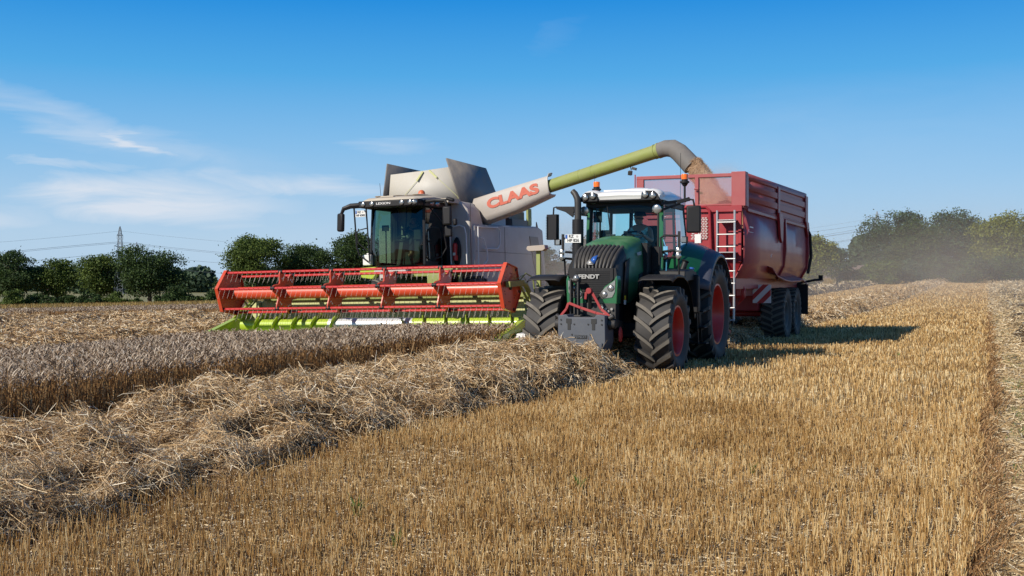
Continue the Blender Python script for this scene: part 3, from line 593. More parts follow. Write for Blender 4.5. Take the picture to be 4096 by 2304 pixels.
# ================================================================== people
def person(name, s, t, z, label, yaw, shirt, cap=None, head_tilt=0.0, ztop=0, arms=None):
    """a seated figure; (s,t,z) is the hip point, facing -t; yaw turns the head"""
    T = Machine(name, s, t, z, label, 'person')
    R = Matrix.Rotation(-yaw, 3, 'Z')
    hc = Vector((0, -.05, .70)); V = []; E = []
    def v(p, r): V.append((Vector(p), r)); return len(V) - 1
    pel = v((0, 0, .06), .15); wa = v((0, -.01, .22), .135); ch = v((0, -.03, .40), .15); uc = v((0, -.03, .50), .11); nk = v((0, -.04, .57), .062)
    hb = v(hc + R @ Vector((0, -.02, -.06)), .075); hm = v(hc + R @ Vector((0, -.015, .02)), .092); ht = v(hc + R @ Vector((0, .0, .10)), .07)
    E += [(pel, wa), (wa, ch), (ch, uc), (uc, nk), (nk, hb), (hb, hm), (hm, ht)]
    nose = v(hc + R @ Vector((0, -.115, .0)), .017); E.append((hm, nose)); chin = v(hc + R @ Vector((0, -.085, -.085)), .028); E.append((hb, chin))
    for sg in (-1, 1):
        ear = v(hc + R @ Vector((sg * .092, .01, .01)), .018); E.append((hm, ear))
        sh = v((sg * .19, -.02, .47), .062); E.append((uc, sh))
        elb = v((sg * .27, -.16, .24), .046); wr = v((sg * .16, -.40, .36), .030); E += [(sh, elb), (elb, wr)]
        pm = v((sg * .14, -.46, .40), .030); E.append((wr, pm))
        for k in range(4):
            f1 = v((sg * (.165 - .022 * k), -.515, .425 - .004 * k), .0095); f2 = v((sg * (.160 - .022 * k), -.545, .40 - .003 * k), .0085); f3 = v((sg * (.155 - .021 * k), -.53, .375), .0075); E += [(pm, f1), (f1, f2), (f2, f3)]
        th = v((sg * .11, -.46, .425), .011); th2 = v((sg * .095, -.49, .43), .009); E += [(pm, th), (th, th2)]
        hp = v((sg * .10, -.05, .05), .10); kn = v((sg * .14, -.46, .10), .075); an = v((sg * .14, -.50, -.30), .045); toe = v((sg * .15, -.66, -.35), .035); E += [(pel, hp), (hp, kn), (kn, an), (an, toe)]
    def skin(nm, VV, EE, mt, root=0, parent=None):
        me = bpy.data.meshes.new(nm); me.from_pydata([p for p, r in VV], EE, []); me.materials.append(mt)
        o = bpy.data.objects.new(nm, me); COL.objects.link(o); o.parent = parent or T.o
        md = o.modifiers.new('skin', 'SKIN'); md.use_smooth_shade = True
        for i, (p, r) in enumerate(VV):
            me.skin_vertices[0].data[i].radius = (r, r); me.skin_vertices[0].data[i].use_root = (i == root)
        ss = o.modifiers.new('sub', 'SUBSURF'); ss.levels = 2; ss.render_levels = 2
        return o
    body = skin('body', V, E, M['skin'], pel)
    V2 = [(V[i][0], V[i][1] * 1.13) for i in (pel, wa, ch, uc)]; E2 = [(0, 1), (1, 2), (2, 3)]
    for sg in (-1, 1):
        V2.append((Vector((sg * .165, -.02, .485)), .062)); E2.append((3, len(V2) - 1))
        if arms: V2.append((Vector((sg * .25, -.13, .29)), .062)); E2.append((len(V2) - 2, len(V2) - 1))
    skin('shirt', V2, E2, shirt, 1)
    V3 = [(Vector((0, 0, .02)), .165)]; E3 = []
    for sg in (-1, 1):
        n0 = len(V3); V3 += [(Vector((sg * .10, -.08, .05)), .115), (Vector((sg * .14, -.46, .10)), .086), (Vector((sg * .14, -.49, -.25)), .065)]; E3 += [(0, n0), (n0, n0 + 1), (n0 + 1, n0 + 2)]
    skin('trousers', V3, E3, M['trouser'], 0)
    b = MB(); rows = []
    for i in range(7):
        a = i * math.pi / 12
        rows.append([hc + R @ Vector((.103 * math.cos(a) * math.cos(q), .01 + .118 * math.cos(a) * math.sin(q), .03 + .115 * math.sin(a))) for q in [j * math.pi / 10 for j in range(21)]])
    b.grid([[tuple(p) for p in r] for r in rows])
    if cap: b.add([tuple(hc + R @ Vector(p)) for p in ((-.07, -.09, .045), (.07, -.09, .045), (.05, -.185, .03), (-.05, -.185, .03))], [(0, 1, 2, 3)])
    o = b.build('cap' if cap else 'hair', cap or M['hair'], T.o, solid=.008, smooth=60)
    b = MB()
    for sg in (-1, 1): b.sphere(tuple(hc + R @ Vector((sg * .035, -.092, .022))), .011)
    b.build('eyes', M['ink'], T.o)
    b = MB(); p0, p1 = hc + R @ Vector((-.022, -.098, -.045)), hc + R @ Vector((.022, -.098, -.045)); b.tube([p0, p1], .005); b.build('mouth', M['reel_bar'], T.o)
    return T
# ================================================================== trailer
def build_trailer():
    T = Machine('tipping_trailer', -6.15, 29.5, -.02, 'tall red tipping trailer behind the tractor, wire screen at the front, being filled with grain', 'trailer')
    P = T.part; SL, SR, TF, TR = -7.35, -4.95, 24.6, 33.75; cs = (SL + SR) / 2
    # tub: tapering belly cross-section
    sec = [(SL, 3.2), (SL - .02, 2.5), (SL - .01, 2.0), (SL + .17, 1.66), (SR - .17, 1.66), (SR + .01, 2.0), (SR + .02, 2.5), (SR, 3.2)]
    b = MB(); rows = [[(s_, t_, z_) for s_, z_ in sec] for t_ in (TF + .02, TF + 2, TF + 4.5, TF + 7, TR)]
    b.grid(rows)
    b.add([(s_, TR, z_) for s_, z_ in sec], [tuple(range(8))])
    tub = P('tub', b, M['trailer_side'], solid=.03, smooth=30)
    # front wall: panel, tapering apron, window
    b = MB(); b.prism([(SL + .02, 3.2), (SR - .02, 3.2), (SR - .02, 2.0), (SL + .02, 2.0)], 't', TF - .02, TF + .04)
    b.add([(SL + .03, TF - .02, 2.0), (SR - .03, TF - .02, 2.0), (SR - .25, TF + .25, 1.62), (SL + .25, TF + .25, 1.62)], [(0, 1, 2, 3)])
    b.box(SL, SR, TF - .08, TF + .02, 3.10, 3.24); b.box(SL + .25, SR - .95, TF - .06, TF - .02, 2.98, 3.04)
    for s_ in (SL + .02, -6.0, -5.55, SR - .09): b.box(s_, s_ + .07, TF - .055, TF - .02, 2.0, 3.10)
    b.box(SL + .6, SR - .9, TF - .045, TF - .02, 2.45, 2.52)
    fw = P('front_wall', b, M['trailer'], bevel=.01)
    b = MB(); b.tube([(-6.75, TF - .1, 2.2), (-6.75, TF - .1, 3.16), (-6.65, TF - .1, 3.22), (-5.75, TF - .1, 3.22), (-5.66, TF - .1, 3.14), (-5.62, TF - .1, 2.0)], .03); P('hose_guard', b, M['trailer'], fw)
    b = MB(); b.box(-6.1, -5.72, TF - .035, TF - .028, 2.5, 3.0, 0)
    for j in range(13):
        for i in range(6): b.box(-6.09 + i * .062 + (j % 2) * .02, -6.045 + i * .062 + (j % 2) * .02, TF - .045, TF - .036, 2.51 + j * .038, 2.532 + j * .038, 1)
    P('sight_window', b, [M['trailer'], paint('perforation_light', (.55, .5, .47), .6, dust=.1)], fw)
    # extension: front frame with wire screen, sides with ribs, rear
    b = MB(); Z0, Z1 = 3.245, 3.95
    b.box(SL, SL + .17, TF - .04, TF + .05, Z0, Z1); b.box(SR - .24, SR + .07, TF - .05, TF + .26, Z0 - .02, Z1 + .03); b.box(SL, SR, TF - .045, TF + .055, Z1 - .075, Z1 + .0); b.box(SL, SR, TF - .045, TF + .055, Z0, Z0 + .035)
    b.box(-6.0, -5.92, TF - .05, TF + .05, Z0, Z1 - .07); b.cyl((-6.0, TF - .12, 3.62), (-5.9, TF - .12, 3.62), .02); b.cyl((SL - .04, TF, 3.3), (SL - .04, TF, 4.0), .015)
    ex = P('extension_frame', b, M['trailer_rib'], bevel=.008)
    b = MB(); b.add([(SL + .16, TF, Z0 + .02), (SR - .23, TF, Z0 + .02), (SR - .23, TF, Z1 - .06), (SL + .16, TF, Z1 - .06)], [(0, 1, 2, 3)])
    P('wire_screen', b, M['screen'], ex)
    b = MB(); b.box(SL, SR, TR - .03, TR + .03, 3.2, 4.12); b.box(SL, SR, TR - .05, TR + .05, 4.06, 4.14)
    P('rear_extension', b, M['trailer_rib'], ex, bevel=.01)
    for sg, S_ in ((1, SR), (-1, SL)):
        b = MB(); zr = lambda t_, z_: z_ + (t_ - TF) * .018 * (z_ - 3.2) / .7
        secs = []
        zz = [3.16, 3.23, 3.25, 3.36, 3.38, 3.50, 3.52, 3.60, 3.62, 3.735, 3.755, 3.835, 3.85, 3.96]; out = [.03, .03, .0, .0, .05, .05, .0, .0, .05, .05, .0, .0, .045, .045]
        for t_ in (TF, TF + 4.2, TF + 4.45, TR - .45, TR): secs.append([(S_ + sg * (o_ if t_ < TR else .02), t_, zr(t_, z_)) for z_, o_ in zip(zz, out)])
        if sg > 0:
            b.grid(secs); side = P('extension_side', b, M['trailer_rib'], solid=.02, smooth=25)
            for t_, w_ in ((TF + .02, .28), (TF + 4.1, .30), (TR - .45, .45)):
                b = MB(); b.box(S_ + .03, S_ + .075, t_, t_ + w_, 3.22, zr(t_, 3.90)); P('side_post', b, M['trailer'], side, bevel=.01)
            b = MB(); b.prism([(TF + 4.0, 3.3), (TF + 4.5, 3.3), (TF + 4.62, 3.12), (TF + 4.55, 2.62), (TF + 4.4, 2.55), (TF + 4.2, 2.7)], 's', S_ + .05, S_ + .12); P('hinge_plate', b, M['trailer'], side, bevel=.01)
            b = MB(); b.prism([(TR - .5, 3.3), (TR, 3.3), (TR + .12, 3.12), (TR + .1, 2.6)], 's', S_ + .03, S_ + .10); P('hinge_plate', b, M['trailer'], side, bevel=.01)
        b = MB()
        for t_ in (TF + 5.1, TR - .12):
            prof = [(S_ + sg * .09, 3.2), (S_ + sg * .11, 2.4), (S_ + sg * .06, 1.95), (S_ - sg * .12, 1.62), (S_ - sg * .25, 1.7), (S_ - sg * .04, 2.3), (S_ + sg * .0, 3.2)]
            b.prism(prof, 't', t_, t_ + .16)
        b.box(S_ + sg * .0, S_ + sg * .06, TF + .3, TR, 3.12, 3.2)
        P('body_rib', b, M['trailer'], tub, bevel=.012)
        b = MB(); b.tube([(S_ + sg * .06, TR - .1, 3.1), (S_ + sg * .12, TR + .05, 2.95), (S_ + sg * .14, TR + .12, 2.3), (S_ + sg * .05, TR + .1, 1.8)], .045); P('tailgate_arm', b, M['black'], tub)
        # mudguard flare above the tandem axle
        b = MB(); rows = []
        for t_, z_ in ((27.6, 1.90), (28.3, 1.72), (29.4, 1.62), (30.5, 1.585), (31.6, 1.60), (32.4, 1.64), (33.3, 1.50)):
            rows.append([(S_ - sg * .38, t_, z_ + .22), (S_ - sg * .05, t_, z_ + .07), (S_ + sg * .12, t_, z_), (S_ + sg * .13, t_, z_ - .04)])
        b.grid(rows); P('mudguard', b, M['trailer_rib'], solid=.015)
        b = MB(); b.box(S_ - sg * .5, S_ + sg * .1, 33.55, 33.58, .62, 1.5); P('mud_flap', b, M['black'])
        for t_ in (30.72, 32.4):
            wheel(T, S_ - sg * .32, t_, .70, .72, .60, .34, 26, sg, rimmat='comb_dark', lughs=.02, sweep=.2)
        # hazard board
        b = MB(); X = S_ - sg * .13; cx = X; w2, z0, z1 = .22, 1.05, 1.50; tt = 27.55
        b.prism([(cx - w2, z0 + .2), (cx - w2, z0), (cx + w2, z0), (cx + w2, z1), (cx - w2 + .14, z1), (cx - w2, z1 - .14)], 't', tt, tt + .02, 0)
        def stripe(a0, a1):
            # diagonal band between two offsets, clipped to the board
            pts = []
            for off in (a0, a1):
                x0 = max(-w2, off - .225); x1 = min(w2, off + .225)
                pts.append(((cx + x0, z0 + .225 + (x0 - off)), (cx + x1, z0 + .225 + (x1 - off))))
            (p, q), (r_, u) = pts; b.add([(p[0], tt - .004, p[1]), (q[0], tt - .004, q[1]), (u[0], tt - .004, u[1]), (r_[0], tt - .004, r_[1])], [(0, 1, 2, 3)], 1)
        stripe(-.20, -.06); stripe(.10, .26)
        P('hazard_board', b, [M['plate'], M['red_board']])
    b = MB(); b.tube([(-6.2, TR + .05, 1.3), (-4.7, TR + .2, 1.62), (-4.55, TR + .25, 1.63)], .035); b.obox((-4.55, TR + .25, 1.68), (.12, .05, .16)); P('rear_light_bracket', b, M['black'])
    # chassis
    b = MB(); b.box(-6.65, -6.45, 25.2, 33.6, 1.2, 1.55); b.box(-5.85, -5.65, 25.2, 33.6, 1.2, 1.55); b.box(-6.9, -5.4, 25.0, 25.3, 1.15, 1.6)
    b.beam((-6.6, 25.2, 1.3), (-6.15, 23.9, .62), .14, .2); b.beam((-5.7, 25.2, 1.3), (-6.15, 23.9, .62), .14, .2)
    for t_ in (30.72, 32.4): b.cyl((-7.1, t_, .7), (-5.2, t_, .7), .08)
    b.box(-6.7, -5.6, 29.8, 33.2, .8, 1.2)
    P('chassis', b, M['trailer'], bevel=.015)
    b = MB(); b.cyl((-5.35, 25.9, 1.25), (-5.35, 25.9, 1.62), .11, n=16); b.box(-5.45, -5.2, 26.0, 26.15, 1.2, 1.6)
    for i in range(4): b.tube([(-5.3 + .03 * i, 25.85, 1.55), (-5.22 + .03 * i, 25.8, 1.45 - .03 * i), (-5.24 + .03 * i, 25.8, 1.2), (-5.3, 25.85, 1.05)], .012)
    P('hydraulic_tank', b, M['reel_bar'])
    b = MB(); b.beam((-5.5, 25.0, 1.5), (-5.5, 25.3, .5), .1, .12); b.box(-5.62, -5.38, 25.1, 25.4, .42, .47); b.tube([(-5.6, 24.5, 1.6), (-5.8, 24.0, 1.2), (-6.0, 23.6, 1.3), (-6.1, 23.0, 1.4)], .02)
    P('support_leg', b, M['trailer'])
    for S_ in (SR - .30, SL + .22):
        b = MB(); b.box(S_, S_ + .08, 24.95, 33.6, 1.40, 1.70); P('glare_skirt', b, M['trailer'], bevel=.01)  # skirt added to hide the bright field reflection under the tub
    # ladder
    b = MB(); zt, zb = 3.12, .72
    for s_ in (-5.44, -5.06): b.tube([(s_, 24.28, zt), (s_, 24.28, 2.6), (s_, 24.24, 1.9), (s_, 24.2, zb)], .023)
    for i in range(9): b.cyl((-5.44, 24.27 - .01 * i, 2.86 - i * .265), (-5.04, 24.27 - .01 * i, 2.86 - i * .265), .016, n=8)
    for z_ in (2.9, 2.2): b.box(-5.44, -5.06, 24.28, TF - .02, z_, z_ + .02)
    P('ladder', b, M['alu'])
    T.text('side_lettering', 'Krampe', .19, (-4.922, 25.35, 2.66), (0, 1, 0), (0, 0, 1), M['white_mark'], tub, ext=.002, bold=.002, align='CENTER')
    b = MB(); b.box(-4.925, -4.915, 25.22, 25.62, 2.78, 2.81); P('lettering_bar', b, M['white_mark'], tub)
    T.text('side_lettering', 'Bandit', .11, (-4.922, 28.0, 2.24), (0, 1, .5), (0, -.5, 1), M['white_mark'], tub, ext=.002)
    return T

# ================================================================== combine
CS0 = -15.2
def build_combine():
    C = Machine('combine_harvester', CS0, 28.5, gz(CS0, 28.5), 'pale grey and lime green combine harvester with wide red reel, unloading grain', 'combine harvester', roll=.02)
    C.org = (CS0, 28.5, 0); P = C.part
    # wheels
    for sg in (-1, 1):
        wheel(C, CS0 + sg * 1.32, 29.6, .96, .97, .80, .42, 20, sg, rimmat='lime', name='front_wheel')
        wheel(C, CS0 + sg * 1.25, 33.9, .66, .67, .50, .30, 18, sg, rimmat='lime', name='rear_wheel')
    # body
    b = MB(); b.prism([(29.42, 1.1), (29.42, 3.40), (34.4, 3.55), (34.85, 3.45), (35.1, 1.7), (34.6, 1.2)], 's', CS0 - 1.55, CS0 + 1.62)
    b.box(CS0 - 1.0, CS0 + 1.0, 29.0, 34.0, .9, 1.3)
    body = P('body', b, M['comb_grey'], bevel=.06)
    b = MB(); b.box(CS0 - .85, CS0 + .8, 29.25, 29.6, 1.3, 4.05); b.prism([(CS0 + .75, 2.2), (CS0 + 1.55, 2.2), (CS0 + 1.55, 3.45), (CS0 + 1.45, 3.85), (CS0 + 1.2, 4.08), (CS0 + .75, 4.1)], 't', 29.3, 30.2)
    P('front_panel', b, M['comb_grey'], body, bevel=.05)
    b = MB(); b.box(CS0 + 1.625, CS0 + 1.63, 31.6, 31.615, 1.3, 3.4); b.box(CS0 + 1.622, CS0 + 1.63, 29.5, 34.5, 2.62, 2.63); b.box(CS0 + 1.56, CS0 + 1.57, 29.28, 29.30, 2.2, 4.0); P('panel_seam', b, M['ink'], body)
    b = MB(); b.prism([(33.6, 3.2), (34.3, 3.2), (34.75, 2.2), (34.9, 1.6), (34.3, 1.6), (33.9, 2.4)], 's', CS0 + 1.62, CS0 + 1.65); b.tube([(CS0 + 1.6, 34.3, 3.5), (CS0 + 1.6, 34.32, 3.68), (CS0 + 1.6, 34.42, 3.5)], .02); P('rear_side_strip', b, M['tank_flap'], body, bevel=.01)
    # engine deck clutter
    b = MB(); b.box(CS0 - 1.2, CS0 + 1.3, 33.0, 34.6, 3.5, 3.75); b.box(CS0 - .9, CS0 + 1.1, 33.4, 34.5, 3.7, 4.05); b.cyl((CS0 + .6, 33.0, 3.8), (CS0 + 1.2, 33.0, 3.9), .16); b.tube([(CS0 + .9, 34.2, 4.0), (CS0 + .9, 34.3, 4.28), (CS0 + 1.05, 34.6, 4.4)], .09)
    for i in range(12): b.tube([(CS0 + 1.4 - .08 * i, 31.0 + .2 * i, 3.45), (CS0 + 1.3 - .05 * i, 31.2 + .2 * i, 3.7 + .03 * (i % 4)), (CS0 + 1.0, 31.8 + .15 * i, 3.6)], .03)
    P('engine_deck', b, M['comb_dark'], body, bevel=.015)
    b = MB(); b.box(CS0 + 1.25, CS0 + 1.32, 34.3, 34.6, 3.6, 4.15); P('deck_guard', b, M['lime_dusty'], body)
    # grain tank with open flaps
    b = MB(); TFt = 30.0
    b.box(CS0 - 1.45, CS0 + 1.25, TFt, 32.6, 3.4, 4.06)
    tank = P('grain_tank', b, M['comb_grey'], bevel=.03)
    b = MB()
    b.add([(CS0 - 1.50, TFt - .02, 4.06), (CS0 + 1.0, TFt - .02, 4.06), (CS0 + .64, TFt - .12, 5.15), (CS0 - .2, TFt - .12, 5.09), (CS0 - 1.34, TFt - .12, 5.03)], [(0, 1, 2, 3, 4)])
    P('front_tank_flap', b, M['tank_panel'], tank, solid=.025)
    b = MB(); b.obox((CS0 - .34, TFt - .15, 4.93), (.34, .03, .05), (0, -.9, 0)); b.tube([(CS0 - .4, TFt - .14, 4.85), (CS0 - 1.2, TFt - .06, 4.1)], .006); P('flap_hinge', b, M['lime_pale'], tank)
    b = MB(); b.obox((CS0 + .10, TFt - .15, 4.97), (.34, .03, .05), (0, .75, 0)); b.tube([(CS0 + .18, TFt - .14, 4.9), (CS0 + .93, TFt - .06, 4.2)], .006); b.obox((CS0 + .93, TFt - .06, 4.2), (.14, .03, .05), (0, .75, 0)); P('flap_hinge', b, M['lime_pale'], tank)
    for sg in (-1, 1):
        b = MB(); q = -1.62 if sg < 0 else 1.02; top = -1.40 if sg < 0 else .58
        b.add([(CS0 + q, TFt - .2, 4.04), (CS0 + top, TFt - .22, 5.36 if sg < 0 else 5.40), (CS0 + top, 32.6, 5.33 if sg < 0 else 5.36), (CS0 + q + .03 * sg, 32.8, 4.04)], [(0, 1, 2, 3)])
        P('side_tank_flap', b, M['tank_flap'], tank, solid=.04)
    b = MB(); b.add([(CS0 - 1.4, 32.6, 4.06), (CS0 + 1.0, 32.6, 4.06), (CS0 + .62, 32.5, 4.7), (CS0 - 1.28, 32.5, 4.7)], [(0, 1, 2, 3)]); P('rear_tank_flap', b, M['tank_panel'], tank, solid=.02)
    # cab
    b = MB(); k = 0; F = 27.72
    for sg in (-1, 1):
        b.beam((CS0 + sg * .84, F + .06, 2.22), (CS0 + sg * .80, F + .16, 3.88), .07, .12); b.beam((CS0 + sg * .86, 29.15, 2.22), (CS0 + sg * .84, 29.15, 3.9), .08, .22)
        b.beam((CS0 + sg * .84, F + .1, 2.25), (CS0 + sg * .84, 29.2, 2.25), .05, .16)
    b.box(CS0 - .86, CS0 + .86, F + .0, 29.2, 2.12, 2.2); b.box(CS0 - .8, CS0 + .8, 29.1, 29.2, 2.2, 3.0); b.box(CS0 - .25, CS0 + .84, 29.1, 29.2, 2.9, 3.9); b.box(CS0 - .86, CS0 - .78, 29.1, 29.2, 2.2, 3.9); b.beam((CS0 + .30, F - .12, 2.2), (CS0 + .36, F - .02, 3.85), .02, .03)  # includes a black rear panel added to darken the cab interior
    cab = P('cab', b, M['black'], bevel=.015)
    ws = MB(); rows = []
    for i in range(11):
        u = -1 + i / 5; s_ = CS0 + .82 * u; bow = .30 * (1 - abs(u) ** 2.4)
        rows.append([(s_, F + .10 - bow, 2.2), (s_, F + .04 - bow, 2.7), (s_, F + .08 - bow, 3.3), (s_, F + .16 - bow * .8, 3.88)])
    ws.grid(rows); P('windscreen', ws, M['glass_c'], cab, smooth=80)
    for sg in (-1, 1):
        b = MB(); b.add([(CS0 + sg * .86, F + .12, 2.22), (CS0 + sg * .87, 29.1, 2.22), (CS0 + sg * .85, 29.1, 3.86), (CS0 + sg * .82, F + .2, 3.86)], [(0, 1, 2, 3)]); P('side_window', b, M['glass_s'] if sg > 0 else M['glass_c'], cab)
    b = MB(); b.box(CS0 - .26, CS0 + .26, 28.5, 28.95, 2.25, 2.68); b.box(CS0 - .25, CS0 + .25, 28.4, 28.9, 2.68, 2.8); b.obox((CS0, 28.95, 3.15), (.48, .12, .7), (-.1, 0, 0)); b.box(CS0 - .5, CS0 - .34, 28.3, 28.9, 2.3, 2.95); b.box(CS0 + .30, CS0 + .48, 28.2, 28.9, 2.3, 2.95); b.box(CS0 - .8, CS0 + .8, 27.9, 29.1, 2.2, 2.24)
    P('seat', b, M['seat'], cab, bevel=.03)
    b = MB(); b.beam((CS0 - .02, 27.9, 2.2), (CS0, 28.1, 2.95), .12, .12); cw = Vector((CS0, 28.14, 3.02)); ax = Vector((0, -.5, 1)).normalized(); rx = Vector((1, 0, 0)); ry = ax.cross(rx)
    b.tube([cw + (rx * math.cos(q) + ry * math.sin(q)) * .19 for q in [i * math.pi / 12 for i in range(24)]], .016, closed=True)
    for q in (.3, 2.84, -1.57): b.tube([cw, cw + (rx * math.cos(q) + ry * math.sin(q)) * .19], .013)
    b.obox((CS0 - .5, 28.0, 3.3), (.2, .05, .16)); b.obox((CS0 + .45, 28.15, 3.1), (.22, .05, .28)); b.beam((CS0 - .5, 28.02, 2.3), (CS0 - .5, 28.02, 3.25), .03, .03); b.cyl((CS0 - .25, 27.9, 2.9), (CS0 - .25, 27.9, 3.4), .03)
    P('steering_wheel', b, M['black_dusty'], cab)
    # roof
    rows = []
    for t, z, hw in [(27.32, 4.03, .76), (27.34, 4.08, .88), (27.6, 4.14, .95), (28.2, 4.19, .98), (29.2, 4.17, .96), (29.4, 4.10, .94)]:
        rows.append([(CS0 - hw, t, 4.0), (CS0 - hw, t, max(4.02, z - .07)), (CS0 - hw * .85, t, z - .01), (CS0 - hw * .4, t, z + .01), (CS0 + hw * .4, t, z + .01), (CS0 + hw * .85, t, z - .01), (CS0 + hw, t, max(4.02, z - .07)), (CS0 + hw, t, 4.0)])
    b = MB(); b.grid(rows); b.add(rows[0], [tuple(range(8))]); b.obox((CS0 - .15, 27.6, 4.15), (.4, .22, .03)); b.box(CS0 + .7, CS0 + 1.2, 28.6, 29.4, 4.0, 4.12)
    for i in range(5): b.sphere((CS0 - .6 + .3 * i, 28.2 + .1 * (i % 2), 4.19), (.2, .5, .035))
    roof = P('cab_roof', b, paint('dusty_roof', (.50, .45, .37), .6, dust=.8, dustcol=(.50, .41, .30)), smooth=50)
    b = MB(); b.prism([(CS0 - .95, 4.03), (CS0 - .92, 3.84), (CS0 + .92, 3.84), (CS0 + .95, 4.03)], 't', 27.26, 27.7); b.box(CS0 + .84, CS0 + .96, 27.6, 29.3, 3.84, 4.04); b.box(CS0 - .96, CS0 - .84, 27.6, 29.3, 3.84, 4.04)
    vis = P('roof_visor', b, M['black'], roof, bevel=.03)
    for s_ in (-.78, -.5, .44, .70, .84): lamp(C, 'work_light', (CS0 + s_, 27.25, 3.94), .062, (.35 if s_ > .8 else 0, -1, 0), roof)
    for t_ in (28.0, 28.35): lamp(C, 'work_light', (CS0 + .98, t_, 3.94), .06, (.9, -.5, 0), roof)
    C.text('cab_lettering', 'LEXION', .086, (CS0 - .14, 27.252, 3.94), (1, 0, 0), (0, 0, 1), M['white_mark'], roof, ext=.003, bold=.001, sx=1.5)
    b = MB(); b.lathe([(.105, 0), (.10, .06), (.08, .12), (.04, .15), (.001, .155)], (CS0 + .62, 28.1, 4.18), (0, 0, 1), n=20); P('beacon', b, paint('beacon_rust', (.62, .11, .02), .4, dust=.25), roof)
    b = MB(); b.tube([(CS0 - .95, 28.6, 4.0), (CS0 - 1.0, 28.6, 4.65)], .006); P('antenna', b, M['black'], roof)
    # roof arm and mirrors
    b = MB(); b.tube([(CS0 - .9, 27.6, 3.95), (CS0 - 1.3, 27.45, 3.93), (CS0 - 1.5, 27.4, 3.86), (CS0 - 1.56, 27.38, 3.72)], [.08, .075, .065, .045]); arm = P('mirror_arm', b, M['black'])
    b = MB(); b.obox((CS0 - 1.56, 27.34, 3.47), (.22, .13, .52), (0, .05, -.2)); P('mirror', b, M['black'], arm, bevel=.05)
    b = MB(); b.tube([(CS0 + .9, 27.7, 3.96), (CS0 + 1.3, 27.6, 3.98), (CS0 + 1.6, 27.6, 3.96), (CS0 + 1.66, 27.58, 3.8)], [.05, .05, .05, .04]); arm = P('mirror_arm', b, M['black'])
    b = MB(); b.obox((CS0 + 1.68, 27.55, 3.54), (.26, .14, .52), (0, 0, .1)); b.obox((CS0 + 1.90, 27.58, 3.36), (.13, .1, .2), (0, 0, .1)); P('mirror', b, M['black'], arm, bevel=.05)
    b = MB(); b.obox((CS0 + 1.64, 27.7, 3.12), (.22, .12, .3), (0, 0, .1)); P('lower_mirror', b, M['black'], arm, bevel=.04)
    b = MB(); b.obox((CS0 + 1.78, 27.55, 3.98), (.24, .12, .1), (0, .3, .1)); P('side_lamp', b, M['black'], arm, bevel=.04)
    # rails at the image-left of the cab, plate
    b = MB(); b.tube([(CS0 - 1.22, 27.5, 3.88), (CS0 - 1.14, 27.48, 2.75), (CS0 - 1.08, 27.5, 2.55), (CS0 - .85, 27.6, 2.35)], .024); b.tube([(CS0 - .90, 27.62, 3.9), (CS0 - .80, 27.6, 2.35)], .022); b.tube([(CS0 - .86, 27.6, 3.3), (CS0 - 1.1, 27.5, 3.24), (CS0 - 1.14, 27.48, 3.1), (CS0 - 1.1, 27.48, 2.9), (CS0 - .84, 27.55, 2.65)], .016)
    P('cab_rail', b, M['black'])
    b = MB(); b.box(CS0 - 1.14, CS0 - .82, 27.44, 27.455, 3.61, 3.79, 0); b.box(CS0 - 1.135, CS0 - 1.095, 27.435, 27.44, 3.70, 3.785, 1); b.cyl((CS0 - .91, 27.44, 3.745), (CS0 - .91, 27.434, 3.745), .025, n=12, m=2)
    pl = P('number_plate', b, [M['plate'], M['blue'], M['steel']])
    C.text('plate_lettering', 'RZ', .085, (CS0 - 1.02, 27.432, 3.745), (1, 0, 0), (0, 0, 1), M['ink'], pl, ext=.001, bold=.001)
    C.text('plate_lettering', 'HP 6502', .08, (CS0 - .975, 27.432, 3.655), (1, 0, 0), (0, 0, 1), M['ink'], pl, ext=.001, bold=.001)
    # platform handrails beside the cab
    def rail(pts, mt, nm='handrail', r=.022): b = MB(); b.tube(pts, r); return P(nm, b, M[mt])
    rail([(CS0 + 1.02, 29.1, 2.25), (CS0 + 1.0, 29.08, 3.2), (CS0 + 1.08, 29.08, 3.33), (CS0 + 1.3, 29.1, 3.36), (CS0 + 1.45, 29.1, 3.3), (CS0 + 1.5, 29.1, 3.1), (CS0 + 1.52, 29.1, 2.25)], 'rail')
    rail([(CS0 + 1.7, 29.5, 2.2), (CS0 + 1.7, 29.5, 3.32), (CS0 + 1.7, 30.9, 3.36), (CS0 + 1.7, 31.1, 3.28), (CS0 + 1.7, 31.05, 2.85), (CS0 + 1.7, 30.85, 2.72), (CS0 + 1.7, 29.9, 2.70)], 'rail')
    rail([(CS0 + 1.72, 29.55, 3.02), (CS0 + 1.76, 29.75, 2.98), (CS0 + 1.78, 29.95, 2.6), (CS0 + 1.78, 29.95, 2.35), (CS0 + 1.75, 29.6, 2.15)], 'rail')
    rail([(CS0 + .9, 27.9, 3.9), (CS0 + 1.15, 28.3, 3.4), (CS0 + 1.22, 28.4, 2.7), (CS0 + 1.1, 28.3, 2.45), (CS0 + .85, 28.1, 2.35)], 'black', 'hose', .022)
    b = MB(); b.box(CS0 - 1.05, CS0 + 1.75, 28.0, 29.5, 2.05, 2.12, 1); b.prism([(CS0 - 1.1, 2.05), (CS0 - 1.1, 2.18), (CS0 - .6, 2.2), (CS0 - .55, 2.0), (CS0 - .7, 1.85), (CS0 - 1.05, 1.9)], 't', 27.55, 27.75, 0)
